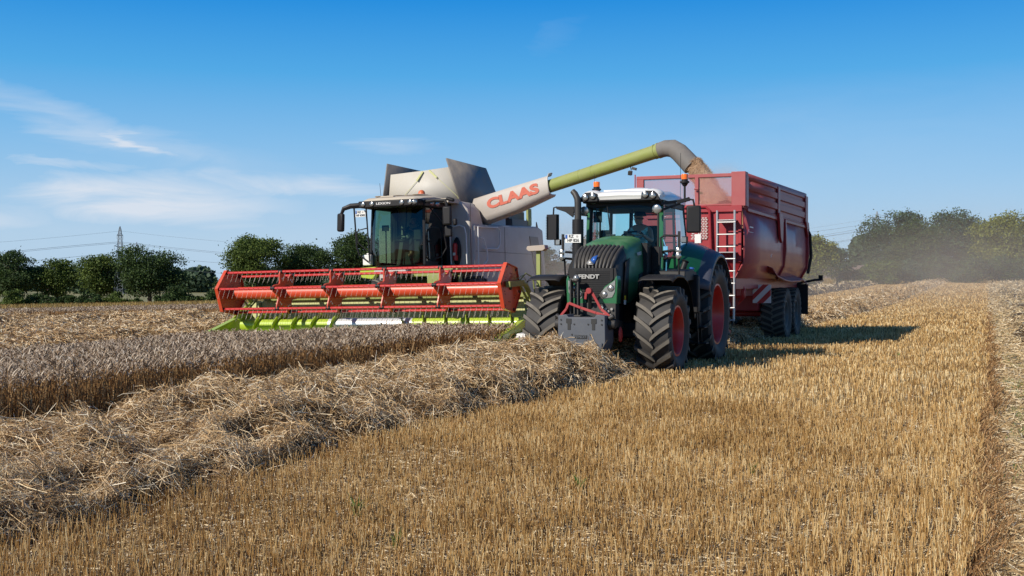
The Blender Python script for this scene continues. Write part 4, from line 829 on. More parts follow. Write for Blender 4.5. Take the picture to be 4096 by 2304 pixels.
    b.prism([(CS0 - .6, 2.0), (CS0 - .5, 2.16), (CS0 + .4, 2.16), (CS0 + .5, 2.0)], 't', 27.4, 27.9, 2); b.box(CS0 + .45, CS0 + 1.75, 27.7, 27.9, 1.9, 2.12, 1); b.box(CS0 + 1.0, CS0 + 1.5, 27.6, 27.72, 1.3, 1.95, 1); b.box(CS0 + 1.65, CS0 + 1.72, 28.2, 28.35, .9, 2.0, 1)
    P('platform', b, [M['lime'], M['lime_dusty'], M['comb_grey']], bevel=.02)
    b = MB(); b.obox((CS0 - .93, 27.75, 2.40), (.26, .2, .3)); b.cyl((CS0 - .93, 27.75, 2.55), (CS0 - .93, 27.75, 2.6), .05); P('water_canister', b, M['plate'], bevel=.04)
    b = MB(); b.cyl((CS0 + 1.14, 29.12, 2.36), (CS0 + 1.14, 29.12, 2.82), .075, n=16, m=0); b.sphere((CS0 + 1.14, 29.12, 2.82), (.075, .075, .05), 0); b.cyl((CS0 + 1.14, 29.12, 2.86), (CS0 + 1.14, 29.12, 2.94), .03, m=1); b.tube([(CS0 + 1.17, 29.1, 2.92), (CS0 + 1.25, 29.08, 2.8), (CS0 + 1.22, 29.08, 2.5)], .012, m=1); b.box(CS0 + 1.10, CS0 + 1.18, 29.04, 29.047, 2.5, 2.58, 2)
    P('fire_extinguisher', b, [M['fire_red'], M['black'], M['plate']])
    b = MB(); b.sphere((CS0 + 1.14, 29.24, 2.62), (.14, .05, .42)); P('extinguisher_recess', b, M['black'])
    # feeder house and underside
    b = MB(); b.prism([(27.0, .5), (27.0, 1.3), (29.4, 2.0), (29.4, .9)], 's', CS0 - .75, CS0 + .75, 0); b.box(CS0 - 1.6, CS0 + 1.6, 29.2, 34, .55, 1.1, 1)
    for sg in (-1, 1): b.prism([(27.2, 1.15), (27.3, 1.5), (28.6, 1.75), (28.6, 1.4)], 's', CS0 + sg * 1.05, CS0 + sg * 1.1, 0)
    P('feeder_house', b, [M['lime_dusty'], M['comb_dark']], bevel=.02)
    b = MB(); cx = CS0 - 1.35; b.box(cx - .22, cx + .22, 28.35, 28.37, 1.15, 1.6, 0); b.add([(cx - .22, 28.345, 1.2), (cx - .05, 28.345, 1.15), (cx + .22, 28.345, 1.45), (cx + .22, 28.345, 1.6), (cx + .08, 28.345, 1.6)], [(0, 1, 2, 3, 4)], 1); P('hazard_board', b, [M['plate'], M['red_board']])
    # unloading auger: tapered cover, tube, elbow
    A0, A1 = Vector((-11.3, 29.85, 4.43)), Vector((-7.95, 29.02, 5.11)); d = (A1 - A0).normalized(); root = A0 - d * 3.1
    b = MB(); b.tube([root, A0 - d * .4, A0 + d * .9, A0 + d * 1.35, A1], .185, n=24)
    for f in (.98, 1.4): b.tube([A0 + d * f, A0 + d * (f + .012)], .19, n=24)
    b.tube([A1 - d * .14, A1 - d * .1], .20, n=24); b.tube([A1 - d * .03, A1 + d * .02], .212, n=24)
    au = P('unloading_auger', b, M['lime_dusty'], smooth=50)
    u = d.cross(Vector((0, 1, 0))).normalized()
    if u.z < 0: u = -u
    f_ = u.cross(d).normalized()
    if f_.y > 0: f_ = -f_
    b = MB(); rows = []
    for q, lo, hi in ((-2.75, -.50, .34), (-1.3, -.44, .32), (-.05, -.30, .29), (.0, -.26, .36)):
        c = A0 + d * q; w_ = .24
        prof = [(hi * .98, -w_ * .2), (hi, .0), (hi * .93, w_ * .6), (hi * .55, w_ * .98), (0, w_), (lo * .6, w_ * .98), (lo * .85, w_ * .75), (lo, w_ * .35), (lo * 1.02, -.1)]
        sh = d * (.03 if lo > -.4 else 0)
        rows.append([tuple(c + u * a_ + f_ * b_ + d * (.10 * max(a_, 0) if q > -.1 else 0) - d * (.12 * max(-a_, 0) if q > -.1 else 0)) for a_, b_ in prof])
    b.grid(rows); P('auger_cover', b, M['comb_grey'], au, solid=.02, smooth=60)
    cc = A0 - d * 1.28 + f_ * .262 + u * .0
    C.text('brand_lettering', 'CLAAS', .38, cc - u * .0, d, u, M['claas_red'], au, shear=.0, ext=.002, bold=.020, sx=1.66)
    b = MB(); k_ = Vector((.50, -.05, -.86)).normalized(); pts = [A1, A1 + d * .20, A1 + d * .38 + k_ * .06, A1 + d * .48 + k_ * .22, A1 + d * .54 + k_ * .45, A1 + d * .60 + k_ * .70]
    b.tube(pts[:], [.205, .22, .235, .245, .25, .255], n=22); P('spout', b, paint('spout_rubber', (.13, .125, .12), .6, dust=.5, dustcol=(.3, .26, .22)), au, smooth=60)
    b = MB(); lc = A1 - d * .95 - u * .2; b.tube([lc + u * .03, lc - u * .08], .012); b.obox(tuple(lc - u * .14 - d * .05), (.1, .1, .11), (.3, .2, 0)); b.obox(tuple(lc - u * .06 + d * .1), (.12, .1, .07), (0, .3, 0)); P('auger_light', b, M['black_dusty'], au, bevel=.01)
    # cutting header: back wall, floor, side sheets, intake auger
    L0, R0 = CS0 - 4.45, CS0 + 4.45
    b = MB(); b.box(L0 + .1, R0 - .0, 26.95, 27.05, .35, 1.30, 1); b.box(L0 + .6, R0, 26.85, 27.15, 1.30, 1.42, 2); b.prism([(25.4, .16), (25.4, .19), (26.5, .30), (26.95, .40), (26.95, .33), (26.4, .2)], 's', L0, R0, 0)
    b.box(L0, R0, 25.3, 25.42, .15, .19, 3)
    for i in range(60): b.prism([(25.3, .17), (25.3, .20), (25.14, .18)], 's', L0 + .1 + i * .15, L0 + .13 + i * .15, 3)
    hd = P('header_trough', b, [M['lime'], M['lime_pale'], M['lime_dusty'], M['steel']], bevel=.006)
    for s_ in (-2.75, -1.9, -1.75, -1.4, -1.25, 1.1, 1.25, 1.55, 1.7, 3.2): b = MB(); b.sphere((CS0 + s_, 26.93, 1.07), (.04, .03, .07)); P('bolt_pad', b, M['lime_dusty'], hd)
    for sg, S_ in ((-1, L0), (1, R0)):
        b = MB(); b.prism([(27.1, .25), (27.1, 1.28), (26.6, 1.05), (26.2, .82), (25.2, .52), (24.6, .40), (24.25, .22), (24.3, .12), (25.3, .15)], 's', S_, S_ + sg * .05, 0)
        b.prism([(26.2, .82), (25.2, .54), (24.55, .42), (24.2, .20), (24.9, .22), (25.6, .4)], 's', S_ - .05, S_ + .12, 0)
        P('crop_divider', b, [M['lime']], hd, bevel=.02)
    b = MB(); b.beam((R0 + .02, 25.2, .52), (R0 - .05, 24.1, .10), .12, .10, 0); b.beam((R0 + .1, 24.9, .3), (R0 + .45, 25.4, .28), .12, .05, 0); P('divider_nose', b, M['lime'], hd, bevel=.02)
    b = MB(); b.prism([(24.9, .1), (25.2, .42), (26.6, .48), (26.9, .1)], 's', R0 + .18, R0 + .5); P('side_knife_cover', b, M['plate'], hd, bevel=.03)
    # intake auger with flighting
    az_, at_ = .62, 26.35
    b = MB(); b.cyl((L0 + .25, at_, az_), (CS0 - 1.32, at_, az_), .19, n=28, m=0); b.cyl((CS0 - 1.32, at_, az_), (CS0 + 1.25, at_, az_), .195, n=28, m=1); b.cyl((CS0 + 1.25, at_, az_), (R0 - .1, at_, az_), .19, n=28, m=0)
    au2 = P('intake_auger', b, [M['lime'], M['auger_white']], hd, smooth=40)
    for a_, e_, sg in ((L0 + .25, CS0 - 1.0, 1), (CS0 + 1.0, R0 - .1, -1)):
        b = MB(); n_ = int((e_ - a_) / .62 * 26); rows = []
        for i in range(n_ + 1):
            q = sg * 2 * math.pi * i / 26 + .6; s_ = a_ + (e_ - a_) * i / n_
            rows.append([(s_, at_ - .18 * math.cos(q), az_ + .18 * math.sin(q)), (s_, at_ - .33 * math.cos(q), az_ + .33 * math.sin(q))])
        b.grid(rows); P('auger_flighting', b, M['lime'], au2, solid=.012, smooth=60)
    # reel
    rz, rt, RR = 1.54, 25.82, .60; RL, RRt = CS0 - 4.22, CS0 + 4.22; A6 = [rad(10 + 60 * i) for i in range(6)]
    b = MB(); b.cyl((RL, rt, rz - .02), (RRt, rt, rz - .02), .165, n=28); b.beam((RL, rt + .05, rz + .145), (RRt, rt + .05, rz + .145), .1, .02)
    reel = P('reel_tube', b, M['reel_red'], smooth=40)
    def hexpt(a, r): return (rt - r * math.cos(a), rz + r * math.sin(a))
    for S_, e in ((RL, -1), (RRt, 1)):
        b = MB(); poly = [hexpt(a, RR + .06) for a in A6]; b.prism(poly, 's', S_, S_ + e * .02)
        for i in range(6):
            p, q = hexpt(A6[i], RR + .06), hexpt(A6[(i + 1) % 6], RR + .06); b.beam((S_, p[0], p[1]), (S_, q[0], q[1]), .10, .02, 0, up=(0, (p[0] + q[0]) / 2 - rt, (p[1] + q[1]) / 2 - rz))
        for i in range(6): p = hexpt(A6[i], RR - .02); b.cyl((S_ - e * .05, p[0], p[1]), (S_ + e * .03, p[0], p[1]), .04, n=12, m=1)
        for i in range(6):
            for k in (-.07, .07): p = hexpt(A6[i] + k * 1.5 + .52, .36); b.cyl((S_ - .01, p[0], p[1]), (S_ + e * .024, p[0], p[1]), .016, n=8, m=1)
        b.cyl((S_ - .03, rt, rz), (S_ + e * .05, rt, rz), .06, m=1)
        P('end_plate', b, [M['reel_red'], M['ink']], reel)
    for s_ in (-17.62, -16.02, -14.40, -12.78):
        b = MB(); pts = []
        for i in range(6):
            a = A6[i]
            for da, r in ((-.13, .56), (-.05, .60), (.05, .60), (.13, .56), (.24, .46), (.36, .38), (.52, .35), (.69, .38), (.81, .46)): pts.append(hexpt(a + da, r))
        b.prism(pts, 's', s_ - .022, s_ + .022, 0)
        rim = [(s_, p[0], p[1]) for p in pts]; b.tube(rim, .028, n=6, closed=True)
        for i in range(6):
            p = hexpt(A6[i], .585); b.cyl((s_ - .06, p[0], p[1]), (s_ + .06, p[0], p[1]), .055, n=12, m=1)
            for k in (-.1, .1): p = hexpt(A6[i] + k, .40); b.cyl((s_ - .026, p[0], p[1]), (s_ + .026, p[0], p[1]), .028, n=10, m=2)
        P('spider', b, [M['reel_red'], M['black'], M['white_mark']], reel, smooth=40)
    for i in range(6):
        p = hexpt(A6[i], .585); b = MB(); b.cyl((RL + .03, p[0], p[1]), (RRt - .03, p[0], p[1]), .032, n=10)
        b.beam((RL + .03, p[0], p[1] + .034), (RRt - .03, p[0], p[1] + .034), .04, .008)
        bar = P('tine_bar', b, M['reel_bar'], reel)
        t_ = MB(); n_ = 54
        for j in range(n_):
            s_ = RL + .1 + (RRt - RL - .2) * j / (n_ - 1)
            t_.cyl((s_, p[0] - .02, p[1] - .01), (s_ - .01, p[0] - .13, p[1] - .25), .0028, n=4, m=0); t_.obox((s_, p[0] - .028, p[1] + .0), (.024, .02, .03), (0, 0, 0), 1)
        o = P('tines', t_, [M['tine'], M['reel_bar']], reel, smooth=0); o['kind'] = 'stuff'
    # reel arms
    for S_, sg in ((RRt + .12, 1), (RL - .14, -1)):
        b = MB(); b.beam((S_, 25.45, 1.62), (S_, 26.4, 1.66), .12, .14); b.tube([(S_, 26.3, 1.66), (S_, 26.6, 1.6), (S_, 27.0, 1.25)], .07); b.beam((S_, 26.2, 1.62), (S_ + .02, 26.95, 1.0), .05, .05); b.beam((S_ - .2 * sg, 26.95, 1.35), (S_, 26.6, .95), .05, .05); b.tube([(S_, 26.0, 1.75), (S_ + .05, 26.3, 1.85), (S_ + .02, 26.6, 1.7)], .01)
        b.tube([(S_ + .05, 26.1, 1.72), (S_ + .05, 26.5, 1.9), (S_ + .08, 26.9, 1.8), (S_ + .1, 27.0, 1.3)], .018)
        P('reel_arm', b, M['lime_dusty'], hd, bevel=.01)
    b = MB(); b.beam((-10.62, 26.9, .9), (-10.62, 26.94, 2.5), .11, .09); mp = P('marker_post', b, M['lime_dusty'], hd, bevel=.01)
    b = MB(); b.prism([(-10.90, 2.52), (-10.84, 2.47), (-10.46, 2.47), (-10.38, 2.52), (-10.40, 2.62), (-10.88, 2.60)], 't', 26.78, 27.04); P('marker_lamp', b, paint('marker_grey', (.42, .36, .30), .6, dust=.5), mp, bevel=.01)
    b = MB(); b.beam((CS0 - 4.0, 26.9, .6), (CS0 - 4.02, 26.9, 1.25), .06, .06); b.beam((CS0 - 4.1, 27.0, 1.5), (CS0 - 3.3, 27.0, 1.05), .09, .09); b.obox((CS0 - 3.9, 27.02, 1.1), (.5, .05, .28)); P('header_brace', b, M['lime_dusty'], hd, bevel=.01)
    return C, A1 + d * .60 + k_ * .70, k_
# ================================================================== field
def npmesh(name, V, F, mats, mi=None, parent=None, smooth=False):
    """V (n,3), F (m,4) or (m,3) index arrays"""
    me = bpy.data.meshes.new(name); V = np.asarray(V, np.float32); F = np.asarray(F, np.int32); k = F.shape[1]
    me.vertices.add(len(V)); me.vertices.foreach_set('co', V.ravel())
    me.loops.add(F.size); me.loops.foreach_set('vertex_index', F.ravel())
    me.polygons.add(len(F)); me.polygons.foreach_set('loop_start', np.arange(len(F), dtype=np.int32) * k)
    for mt in (mats if isinstance(mats, (list, tuple)) else [mats]): me.materials.append(mt)
    if mi is not None: me.polygons.foreach_set('material_index', np.asarray(mi, np.int32))
    me.update(calc_edges=True)
    if smooth: me.shade_smooth()
    o = bpy.data.objects.new(name, me); COL.objects.link(o)
    if parent: o.parent = parent
    return o
def ribbons(C, Wv):
    """C (n,k,3) centre lines, Wv (n,k,3) half-width vectors -> V, F"""
    n, k, _ = C.shape; V = np.stack([C - Wv, C + Wv], 2).reshape(n * k * 2, 3)
    base = (np.arange(n) * k * 2)[:, None, None]; j = np.arange(k - 1)[None, :, None] * 2
    F = (base + j + np.array([0, 1, 3, 2])[None, None, :]).reshape(-1, 4)
    return V, F
def join(parts):
    V = []; F = []; mi = []; off = 0
    for i, (v, f) in enumerate(parts): V.append(v); F.append(f + off); off += len(v); mi.append(np.full(len(f), i))
    return np.concatenate(V), np.concatenate(F), np.concatenate(mi)
class Noise:
    def __init__(self, seed, n=256): self.g = np.random.default_rng(seed).random((n, n)); self.n = n
    def __call__(self, x, y):
        xi = np.floor(x).astype(int); yi = np.floor(y).astype(int); fx = x - xi; fy = y - yi; fx = fx * fx * (3 - 2 * fx); fy = fy * fy * (3 - 2 * fy); g, n = self.g, self.n
        a = g[xi % n, yi % n]; b = g[(xi + 1) % n, yi % n]; c = g[xi % n, (yi + 1) % n]; d = g[(xi + 1) % n, (yi + 1) % n]
        return (a * (1 - fx) + b * fx) * (1 - fy) + (c * (1 - fx) + d * fx) * fy
nzA, nzB = Noise(1), Noise(2)
def inview(x, y, m=.04, near=4.0):
    return (y > near - .8) & (x > -y * (.455 + m) - 1.2) & (x < y * (.47 + m) + 3.2)
def hill(x, y): return 7.5 * np.exp(-((x - 128) / 75) ** 2 - ((y - 470) / 110) ** 2)
def gnd(x, y): return ground(x, y) + hill(x, y)

# ground sheet -------------------------------------------------------
def ground_mat():
    m, n, l, p = newmat('soil_and_chaff'); t = n.new('ShaderNodeTexCoord')
    a = n.new('ShaderNodeTexNoise'); a.inputs['Scale'].default_value = 26; a.inputs['Detail'].default_value = 9; a.inputs['Roughness'].default_value = .75; l.new(t.outputs['Object'], a.inputs['Vector'])
    b = n.new('ShaderNodeTexNoise'); b.inputs['Scale'].default_value = .5; b.inputs['Detail'].default_value = 5; l.new(t.outputs['Object'], b.inputs['Vector'])
    r = n.new('ShaderNodeValToRGB'); e = r.color_ramp; 
    while len(e.elements) < 4: e.elements.new(.5)
    for x_, (q, c) in zip(e.elements, [(.34, (.055, .035, .02)), (.46, (.24, .15, .065)), (.56, (.42, .29, .15)), (.70, (.62, .50, .33))]): x_.position = q; x_.color = (*c, 1)
    l.new(a.outputs[0], r.inputs[0])
    mxx = n.new('ShaderNodeMix'); mxx.data_type = 'RGBA'; mxx.blend_type = 'MULTIPLY'; mxx.inputs[0].default_value = .5; l.new(r.outputs[0], mxx.inputs[6])
    r2 = n.new('ShaderNodeValToRGB'); r2.color_ramp.elements[0].color = (.75, .62, .45, 1); r2.color_ramp.elements[1].color = (1, 1, 1, 1); r2.color_ramp.elements[0].position = .35; r2.color_ramp.elements[1].position = .65; l.new(b.outputs[0], r2.inputs[0]); l.new(r2.outputs[0], mxx.inputs[7])
    l.new(mxx.outputs[2], p.inputs['Base Color']); p.inputs['Roughness'].default_value = .95; p.inputs['Specular IOR Level'].default_value = .1
    bp = n.new('ShaderNodeBump'); bp.inputs['Strength'].default_value = .6; bp.inputs['Distance'].default_value = .03; l.new(a.outputs[0], bp.inputs['Height']); l.new(bp.outputs[0], p.inputs['Normal'])
    return m
ys = np.concatenate([np.linspace(-60, 0, 8)[:-1], np.linspace(0, 60, 61)[:-1], np.linspace(60, 300, 81)[:-1], np.linspace(300, 900, 41)[:-1], np.geomspace(900, 7000, 12)])
us = np.linspace(-1, 1, 121)
Yg, Ug = np.meshgrid(ys, us, indexing='ij'); Xg = Ug * (40 + .85 * np.abs(Yg)); Zg = gnd(Xg, Yg)
kk = len(us); idx = np.arange(len(ys) * kk).reshape(len(ys), kk)
F = np.stack([idx[:-1, :-1], idx[:-1, 1:], idx[1:, 1:], idx[1:, :-1]], -1).reshape(-1, 4)
o = npmesh('ground', np.stack([Xg, Yg, Zg], -1).reshape(-1, 3), F, ground_mat(), smooth=True); tag(o, kind='structure')
def sheet(name, x0, x1, y0, y1, mt, lift=.05, n=40):
    X, Y = np.meshgrid(np.linspace(x0, x1, n), np.linspace(y0, y1, n), indexing='ij'); V = np.stack([X, Y, gnd(X, Y) + lift], -1).reshape(-1, 3); i = np.arange(n * n).reshape(n, n)
    o = npmesh(name, V, np.stack([i[:-1, :-1], i[1:, :-1], i[1:, 1:], i[:-1, 1:]], -1).reshape(-1, 4), mt, smooth=True); return tag(o, kind='structure')
sheet('ploughed_field', 60, 220, 300, 640, paint('ploughed_soil', (.21, .135, .095), .95, dust=.3, scale=.05, dustcol=(.3, .2, .14)))
sheet('meadow', 118, 190, 255, 330, paint('meadow_green', (.13, .19, .05), .95, dust=.3, scale=.05, dustcol=(.2, .22, .08)), lift=.10)
sheet('far_meadow', -260, 40, 215, 800, paint('meadow_dry', (.19, .19, .07), .95, dust=.4, scale=.03, dustcol=(.3, .24, .12)), lift=.05)

# straw materials ----------------------------------------------------
STRAW = islands('straw', [(0, (.10, .05, .018)), (.25, (.38, .22, .09)), (.6, (.70, .48, .24)), (.88, (.90, .72, .46)), (1, (.97, .87, .68))], .5, trans=.15, spec=.4)
STRAW_PALE = islands('straw_pale', [(0, (.26, .16, .07)), (.35, (.50, .35, .17)), (.75, (.70, .54, .31)), (1, (.88, .76, .54))], .55, trans=.15, spec=.35)
STUB = islands('stubble_stem', [(0, (.16, .08, .024)), (.3, (.42, .24, .08)), (.7, (.64, .42, .165)), (1, (.84, .67, .38))], .5, trans=.12, spec=.35, patch=.6)
EARS = islands('wheat_ear', [(0, (.16, .10, .06)), (.4, (.38, .28, .19)), (.8, (.58, .46, .33)), (1, (.82, .71, .56))], .6, trans=.15, spec=.3)
STALK = islands('wheat_stalk', [(0, (.12, .055, .02)), (.5, (.36, .19, .07)), (1, (.60, .40, .19))], .6, trans=.2, spec=.3)
CORE = paint('shaded_straw_core', (.035, .020, .008), .95, dust=.16, dustcol=(.30, .19, .08), scale=9)  # near-black: shade in the gaps between straws put into the colour
def wheat_near(t): return -9.62 - .060 * (t - 8.5)
def wheat_far(t): return np.where(t < 16, -17.4 - .09 * (t - 16) * 0, -17.4 - .235 * (t - 16))
HDR_T = 25.15
def lod(d, d0, p): return np.minimum(1.0, (d0 / np.maximum(d, .1)) ** p)
def scatter(n, sr, tr, dens0, d0, p, ex=None):
    s = rng.uniform(*sr, n); t = rng.uniform(*tr, n); x, y = xy(s, t); d = np.hypot(x, y)
    keep = inview(x, y) & (rng.random(n) < dens0 * lod(d, d0, p))
    if ex is not None: keep &= ex(s, t)
    return s[keep], t[keep], x[keep], y[keep], d[keep]

# stubble ------------------------------------------------------------
def make_stubble():
    Vs = []; Fs = []; off = 0
    for (t0, t1, dens, pd0, nn) in ((3, 14, 1050, 9, 1), (14, 34, 1050, 9, 1), (34, 75, 130, 12, 1), (75, 170, 30, 20, 1)):
        s0, s1 = -min(16 + t1 * .75, 60), .05; area = (s1 - s0) * (t1 - t0)
        base_d = {3: 1.0, 14: 1.0, 34: 1.0, 75: 1.0}[t0]
        n = int(area * dens)
        rows = np.floor(rng.uniform(s0, s1, n) / .125) * .125 + rng.normal(0, .032, n); t = rng.uniform(t0, t1, n); s = np.minimum(rows, -.05 + .2 * (nzA(t * .8, t * 0 + 5) - .5))
        x, y = xy(s, t); d = np.hypot(x, y)
        if t0 < 30: pk = lod(d, 11, 1.15)
        elif t0 < 70: pk = lod(d, 40, 1.0)
        else: pk = lod(d, 85, .8)
        cl = nzA(s * 3.1, t * 2.2); thin = nzB(s * .9 + 7, t * .35)
        k = inview(x, y) & (rng.random(n) < pk * np.where(cl > .30, 1, .45) * np.where(thin > .25, 1, .65))
        inwind = (s > -8.7) & (s < -5.5); k &= ~(inwind & (rng.random(n) < .85))
        wheat = (s < wheat_near(t) + .02) & (t < HDR_T + .3); k &= ~wheat
        k &= ~((s < -10.6) & (t < 40))
        x, y, d, s, t = x[k], y[k], d[k], s[k], t[k]; n = len(x)
        h = (.115 + rng.normal(0, .022, n)) * (.75 + .5 * nzB(s * .7, t * .7)); h = np.clip(h, .04, .2)
        sq = rng.random(n) < .07; h[sq] *= .5
        w = .0022 * np.maximum(1, (d / 9.5) ** .85) * rng.uniform(.8, 1.25, n)
        if t0 >= 34: w *= 1.25
        yaw = rng.uniform(-.9, .9, n); wx = np.stack([np.cos(yaw), np.sin(yaw), 0 * yaw], -1) * w[:, None]
        ln = rng.normal(0, .14, (n, 2)); z0 = gnd(x, y)
        C = np.zeros((n, 2, 3)); C[:, 0] = np.stack([x, y, z0 - .01], -1); C[:, 1] = np.stack([x + ln[:, 0] * h, y + ln[:, 1] * h, z0 + h], -1)
        # two blades set at right angles make a round-looking stem near the camera
        V, F = ribbons(C, np.repeat(wx[:, None], 2, 1)); Vs.append(V); Fs.append(F + off); off += len(V)
        if t0 == 3:
            wy = np.stack([-wx[:, 1], wx[:, 0], wx[:, 2]], -1); V, F = ribbons(C, np.repeat(wy[:, None], 2, 1)); Vs.append(V); Fs.append(F + off); off += len(V)
    n = 260000; s = np.floor(rng.uniform(5.0, 22, n) / .125) * .125 + rng.normal(0, .03, n); t = rng.uniform(2, 120, n); x, y = xy(s, t); d = np.hypot(x, y); k = inview(x, y) & (rng.random(n) < lod(d, 14, 1.0)); x, y, d = x[k], y[k], d[k]; n = len(x)
    h = np.clip(.12 + rng.normal(0, .022, n), .05, .2); yaw = rng.uniform(-.9, .9, n); w = .0032 * np.maximum(1, (d / 9.5) ** .85); z0 = gnd(x, y); C = np.stack([np.stack([x, y, z0], -1), np.stack([x + rng.normal(0, .015, n), y, z0 + h], -1)], 1)
    V, F = ribbons(C, np.repeat((np.stack([np.cos(yaw), np.sin(yaw), 0 * yaw], -1) * w[:, None])[:, None], 2, 1)); Vs.append(V); Fs.append(F + off)
    o = npmesh('stubble', np.concatenate(Vs), np.concatenate(Fs), STUB); tag(o, 'short golden stubble in rows across the near field', 'stubble', kind='stuff')
make_stubble()

def straw_ribs(x, y, z, nx, ny, nzv, d, lmin, lmax, w0, up=.35, bend=.25, wp=.85, wd=8.0):
    """curved straws lying about on a surface with normal (nx,ny,nz)"""
    n = len(x); Nn = np.stack([nx, ny, nzv], -1); D = rng.normal(0, 1, (n, 3)); fa = 12.6 * nzA(x * 1.1 + 40, y * 1.1 + 40); fc = 1.3 * nzB(x * 2.1 + 9, y * 2.1 + 9); D += np.stack([np.cos(fa) * fc, np.sin(fa) * fc, 0 * fc], -1); D -= Nn * (D * Nn).sum(1)[:, None] * (1 - up); D /= np.linalg.norm(D, axis=1)[:, None]
    Ls = (lmin + (lmax - lmin) * rng.random(n) ** 1.8) * np.maximum(1, (d / 14) ** .35); P = np.stack([x, y, z], -1)
    B = rng.normal(0, 1, (n, 3)) * (bend * Ls)[:, None] * .4
    C = np.stack([P - D * Ls[:, None] / 2, P + B, P + D * Ls[:, None] / 2], 1)
    Wv = np.cross(D, rng.normal(0, 1, (n, 3))); Wv /= np.linalg.norm(Wv, axis=1)[:, None]; Wv *= (w0 * rng.uniform(.6, 1.3, n) * np.maximum(1, (d / wd) ** wp))[:, None]
    Wk = np.repeat(Wv[:, None], 3, 1); Wk[:, 2] *= .6
    return ribbons(C, Wk)
def windrow(name, label, sc, hw, h0, t0, t1, dens, seed, w0=.0026, curve=lambda t: 0 * t, lumps=1.0, mat=None, grow=0.0):
    n1, n2, n3 = Noise(seed), Noise(seed + 1), Noise(seed + 2)
    def H(s, t):
        u = (s - sc - curve(t)) / (hw * (.86 + .32 * n1(t * .45 + 3, t * 0 + 1)))
        prof = np.clip(1 - u ** 4, 0, 1) ** .7 * (.8 + .2 * (1 - u * u))
        lump = (.42 + 1.25 * n2(t * .5 + s * .25, s * .4 - t * .1) * lumps) * (1 + grow * (sstep(8, 15.5, t) - .3 * sstep(60, 120, t)))
        if grow: lump = lump + .15 * np.exp(-((t - 16.4) / 1.3) ** 2) + .25 * (1 - sstep(5, 9, t))
        rg = 1 - np.abs(2 * n3(s * 1.5 + t * .6, t * 1.3 - s * .4) - 1); hh = h0 * .92 * prof * lump + (.42 * (rg ** 2 - .3) + .15 * (n1(s * 3.7, t * 3.7) - .3)) * np.clip(1.2 - u ** 4, 0, 1) ** .5 * (h0 / .45) - .02
        if grow: hh = hh + .26 * np.exp(-((t - 16.7) / 1.0) ** 2 - ((s + 6.05) / .85) ** 2)
        return hh
    def surf(s, t): x, y = xy(s, t); return gnd(x, y) + H(s, t)
    ts = np.concatenate([np.arange(t0, min(t1, 45), .12), np.geomspace(45, t1, 160)]) if t1 > 46 else np.arange(t0, t1, .12)
    ss = np.linspace(sc - hw * 1.35, sc + hw * 1.35, 44)
    S_, T_ = np.meshgrid(ss, ts, indexing='ij'); X, Y = xy(S_, T_); V = np.stack([X, Y, surf(S_, T_) - .05], -1).reshape(-1, 3); i = np.arange(len(ss) * len(ts)).reshape(len(ss), len(ts))
    F1 = np.stack([i[:-1, :-1], i[1:, :-1], i[1:, 1:], i[:-1, 1:]], -1).reshape(-1, 4)
    n = int((t1 - t0) * 2.5 * hw * dens) ; parts = [(V, F1)]
    segs = ([(t0, min(t1, 30), dens, 8.0, 1.1)] if t0 < 30 else []) + ([(max(30, t0), min(t1, 80), dens * .2, 32, 1.1)] if t1 > 30 else []) + ([(80, t1, dens * .06, 85, 1)] if t1 > 80 else [])
    for a_, b_, dn, d0, pw in segs:
        n = int((b_ - a_) * 2.5 * hw * dn); s, t, x, y, d = scatter(n, (sc - hw * 1.25, sc + hw * 1.25), (a_, b_), 1.0, d0, pw)
        e = .06; z = surf(s, t); gs = (surf(s + e, t) - z) / e; gt = (surf(s, t + e) - z) / e
        nx = -(gs * CH + gt * SH); ny = -(-gs * SH + gt * CH); q = np.sqrt(nx ** 2 + ny ** 2 + 1)
        hh = H(s, t); rg = 1 - np.abs(2 * n3(s * 1.5 + t * .6, t * 1.3 - s * .4) - 1); kp = ((hh > .02) | (rng.random(len(s)) < .35)) & (rng.random(len(s)) < .30 + 1.5 * rg * (.4 + n1(s * 3.7, t * 3.7)))
        zz = z + rng.normal(-.005, .045, len(z)) 
        V2, F2 = straw_ribs(x[kp], y[kp], np.maximum(zz, gnd(x, y) + .02)[kp], (nx / q)[kp], (ny / q)[kp], (1 / q)[kp], d[kp], .03, .30, w0)
        parts.append((V2, F2))
    # long straws sticking out
    if t0 < 29:
        s, t, x, y, d = scatter(int((min(t1, 30) - t0) * hw * 26), (sc - hw, sc + hw), (t0, min(t1, 30)), .6, 14, .5); z = surf(s, t)
        V2, F2 = straw_ribs(x, y, z + .05, 0 * x, 0 * x, 0 * x + 1, d, .25, .55, w0 * 1.1, up=1.0, bend=.12); parts.append((V2, F2))
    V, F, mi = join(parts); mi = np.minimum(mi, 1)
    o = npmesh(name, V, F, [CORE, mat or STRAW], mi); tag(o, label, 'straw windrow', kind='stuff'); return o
windrow('straw_windrow', 'heaped straw windrow running from the bottom left under the tractor', -6.86, 1.40, .28, 2.0, 190, 4600, 11, w0=.0020, grow=.32)
windrow('straw_windrow', 'straw windrow left behind the combine, seen past the trailer', -15.4, 1.6, .42, 36, 185, 260, 21, mat=STRAW_PALE)
windrow('straw_windrow', 'pale straw swath along the right edge of the picture', 2.75, 1.9, .26, 1.5, 190, 520, 31, lumps=.8, mat=STRAW_PALE)
windrow('straw_windrow', 'low far straw swath at the edge of the field before the trees', -28, 2.2, .5, 60, 170, 120, 41, mat=STRAW_PALE)

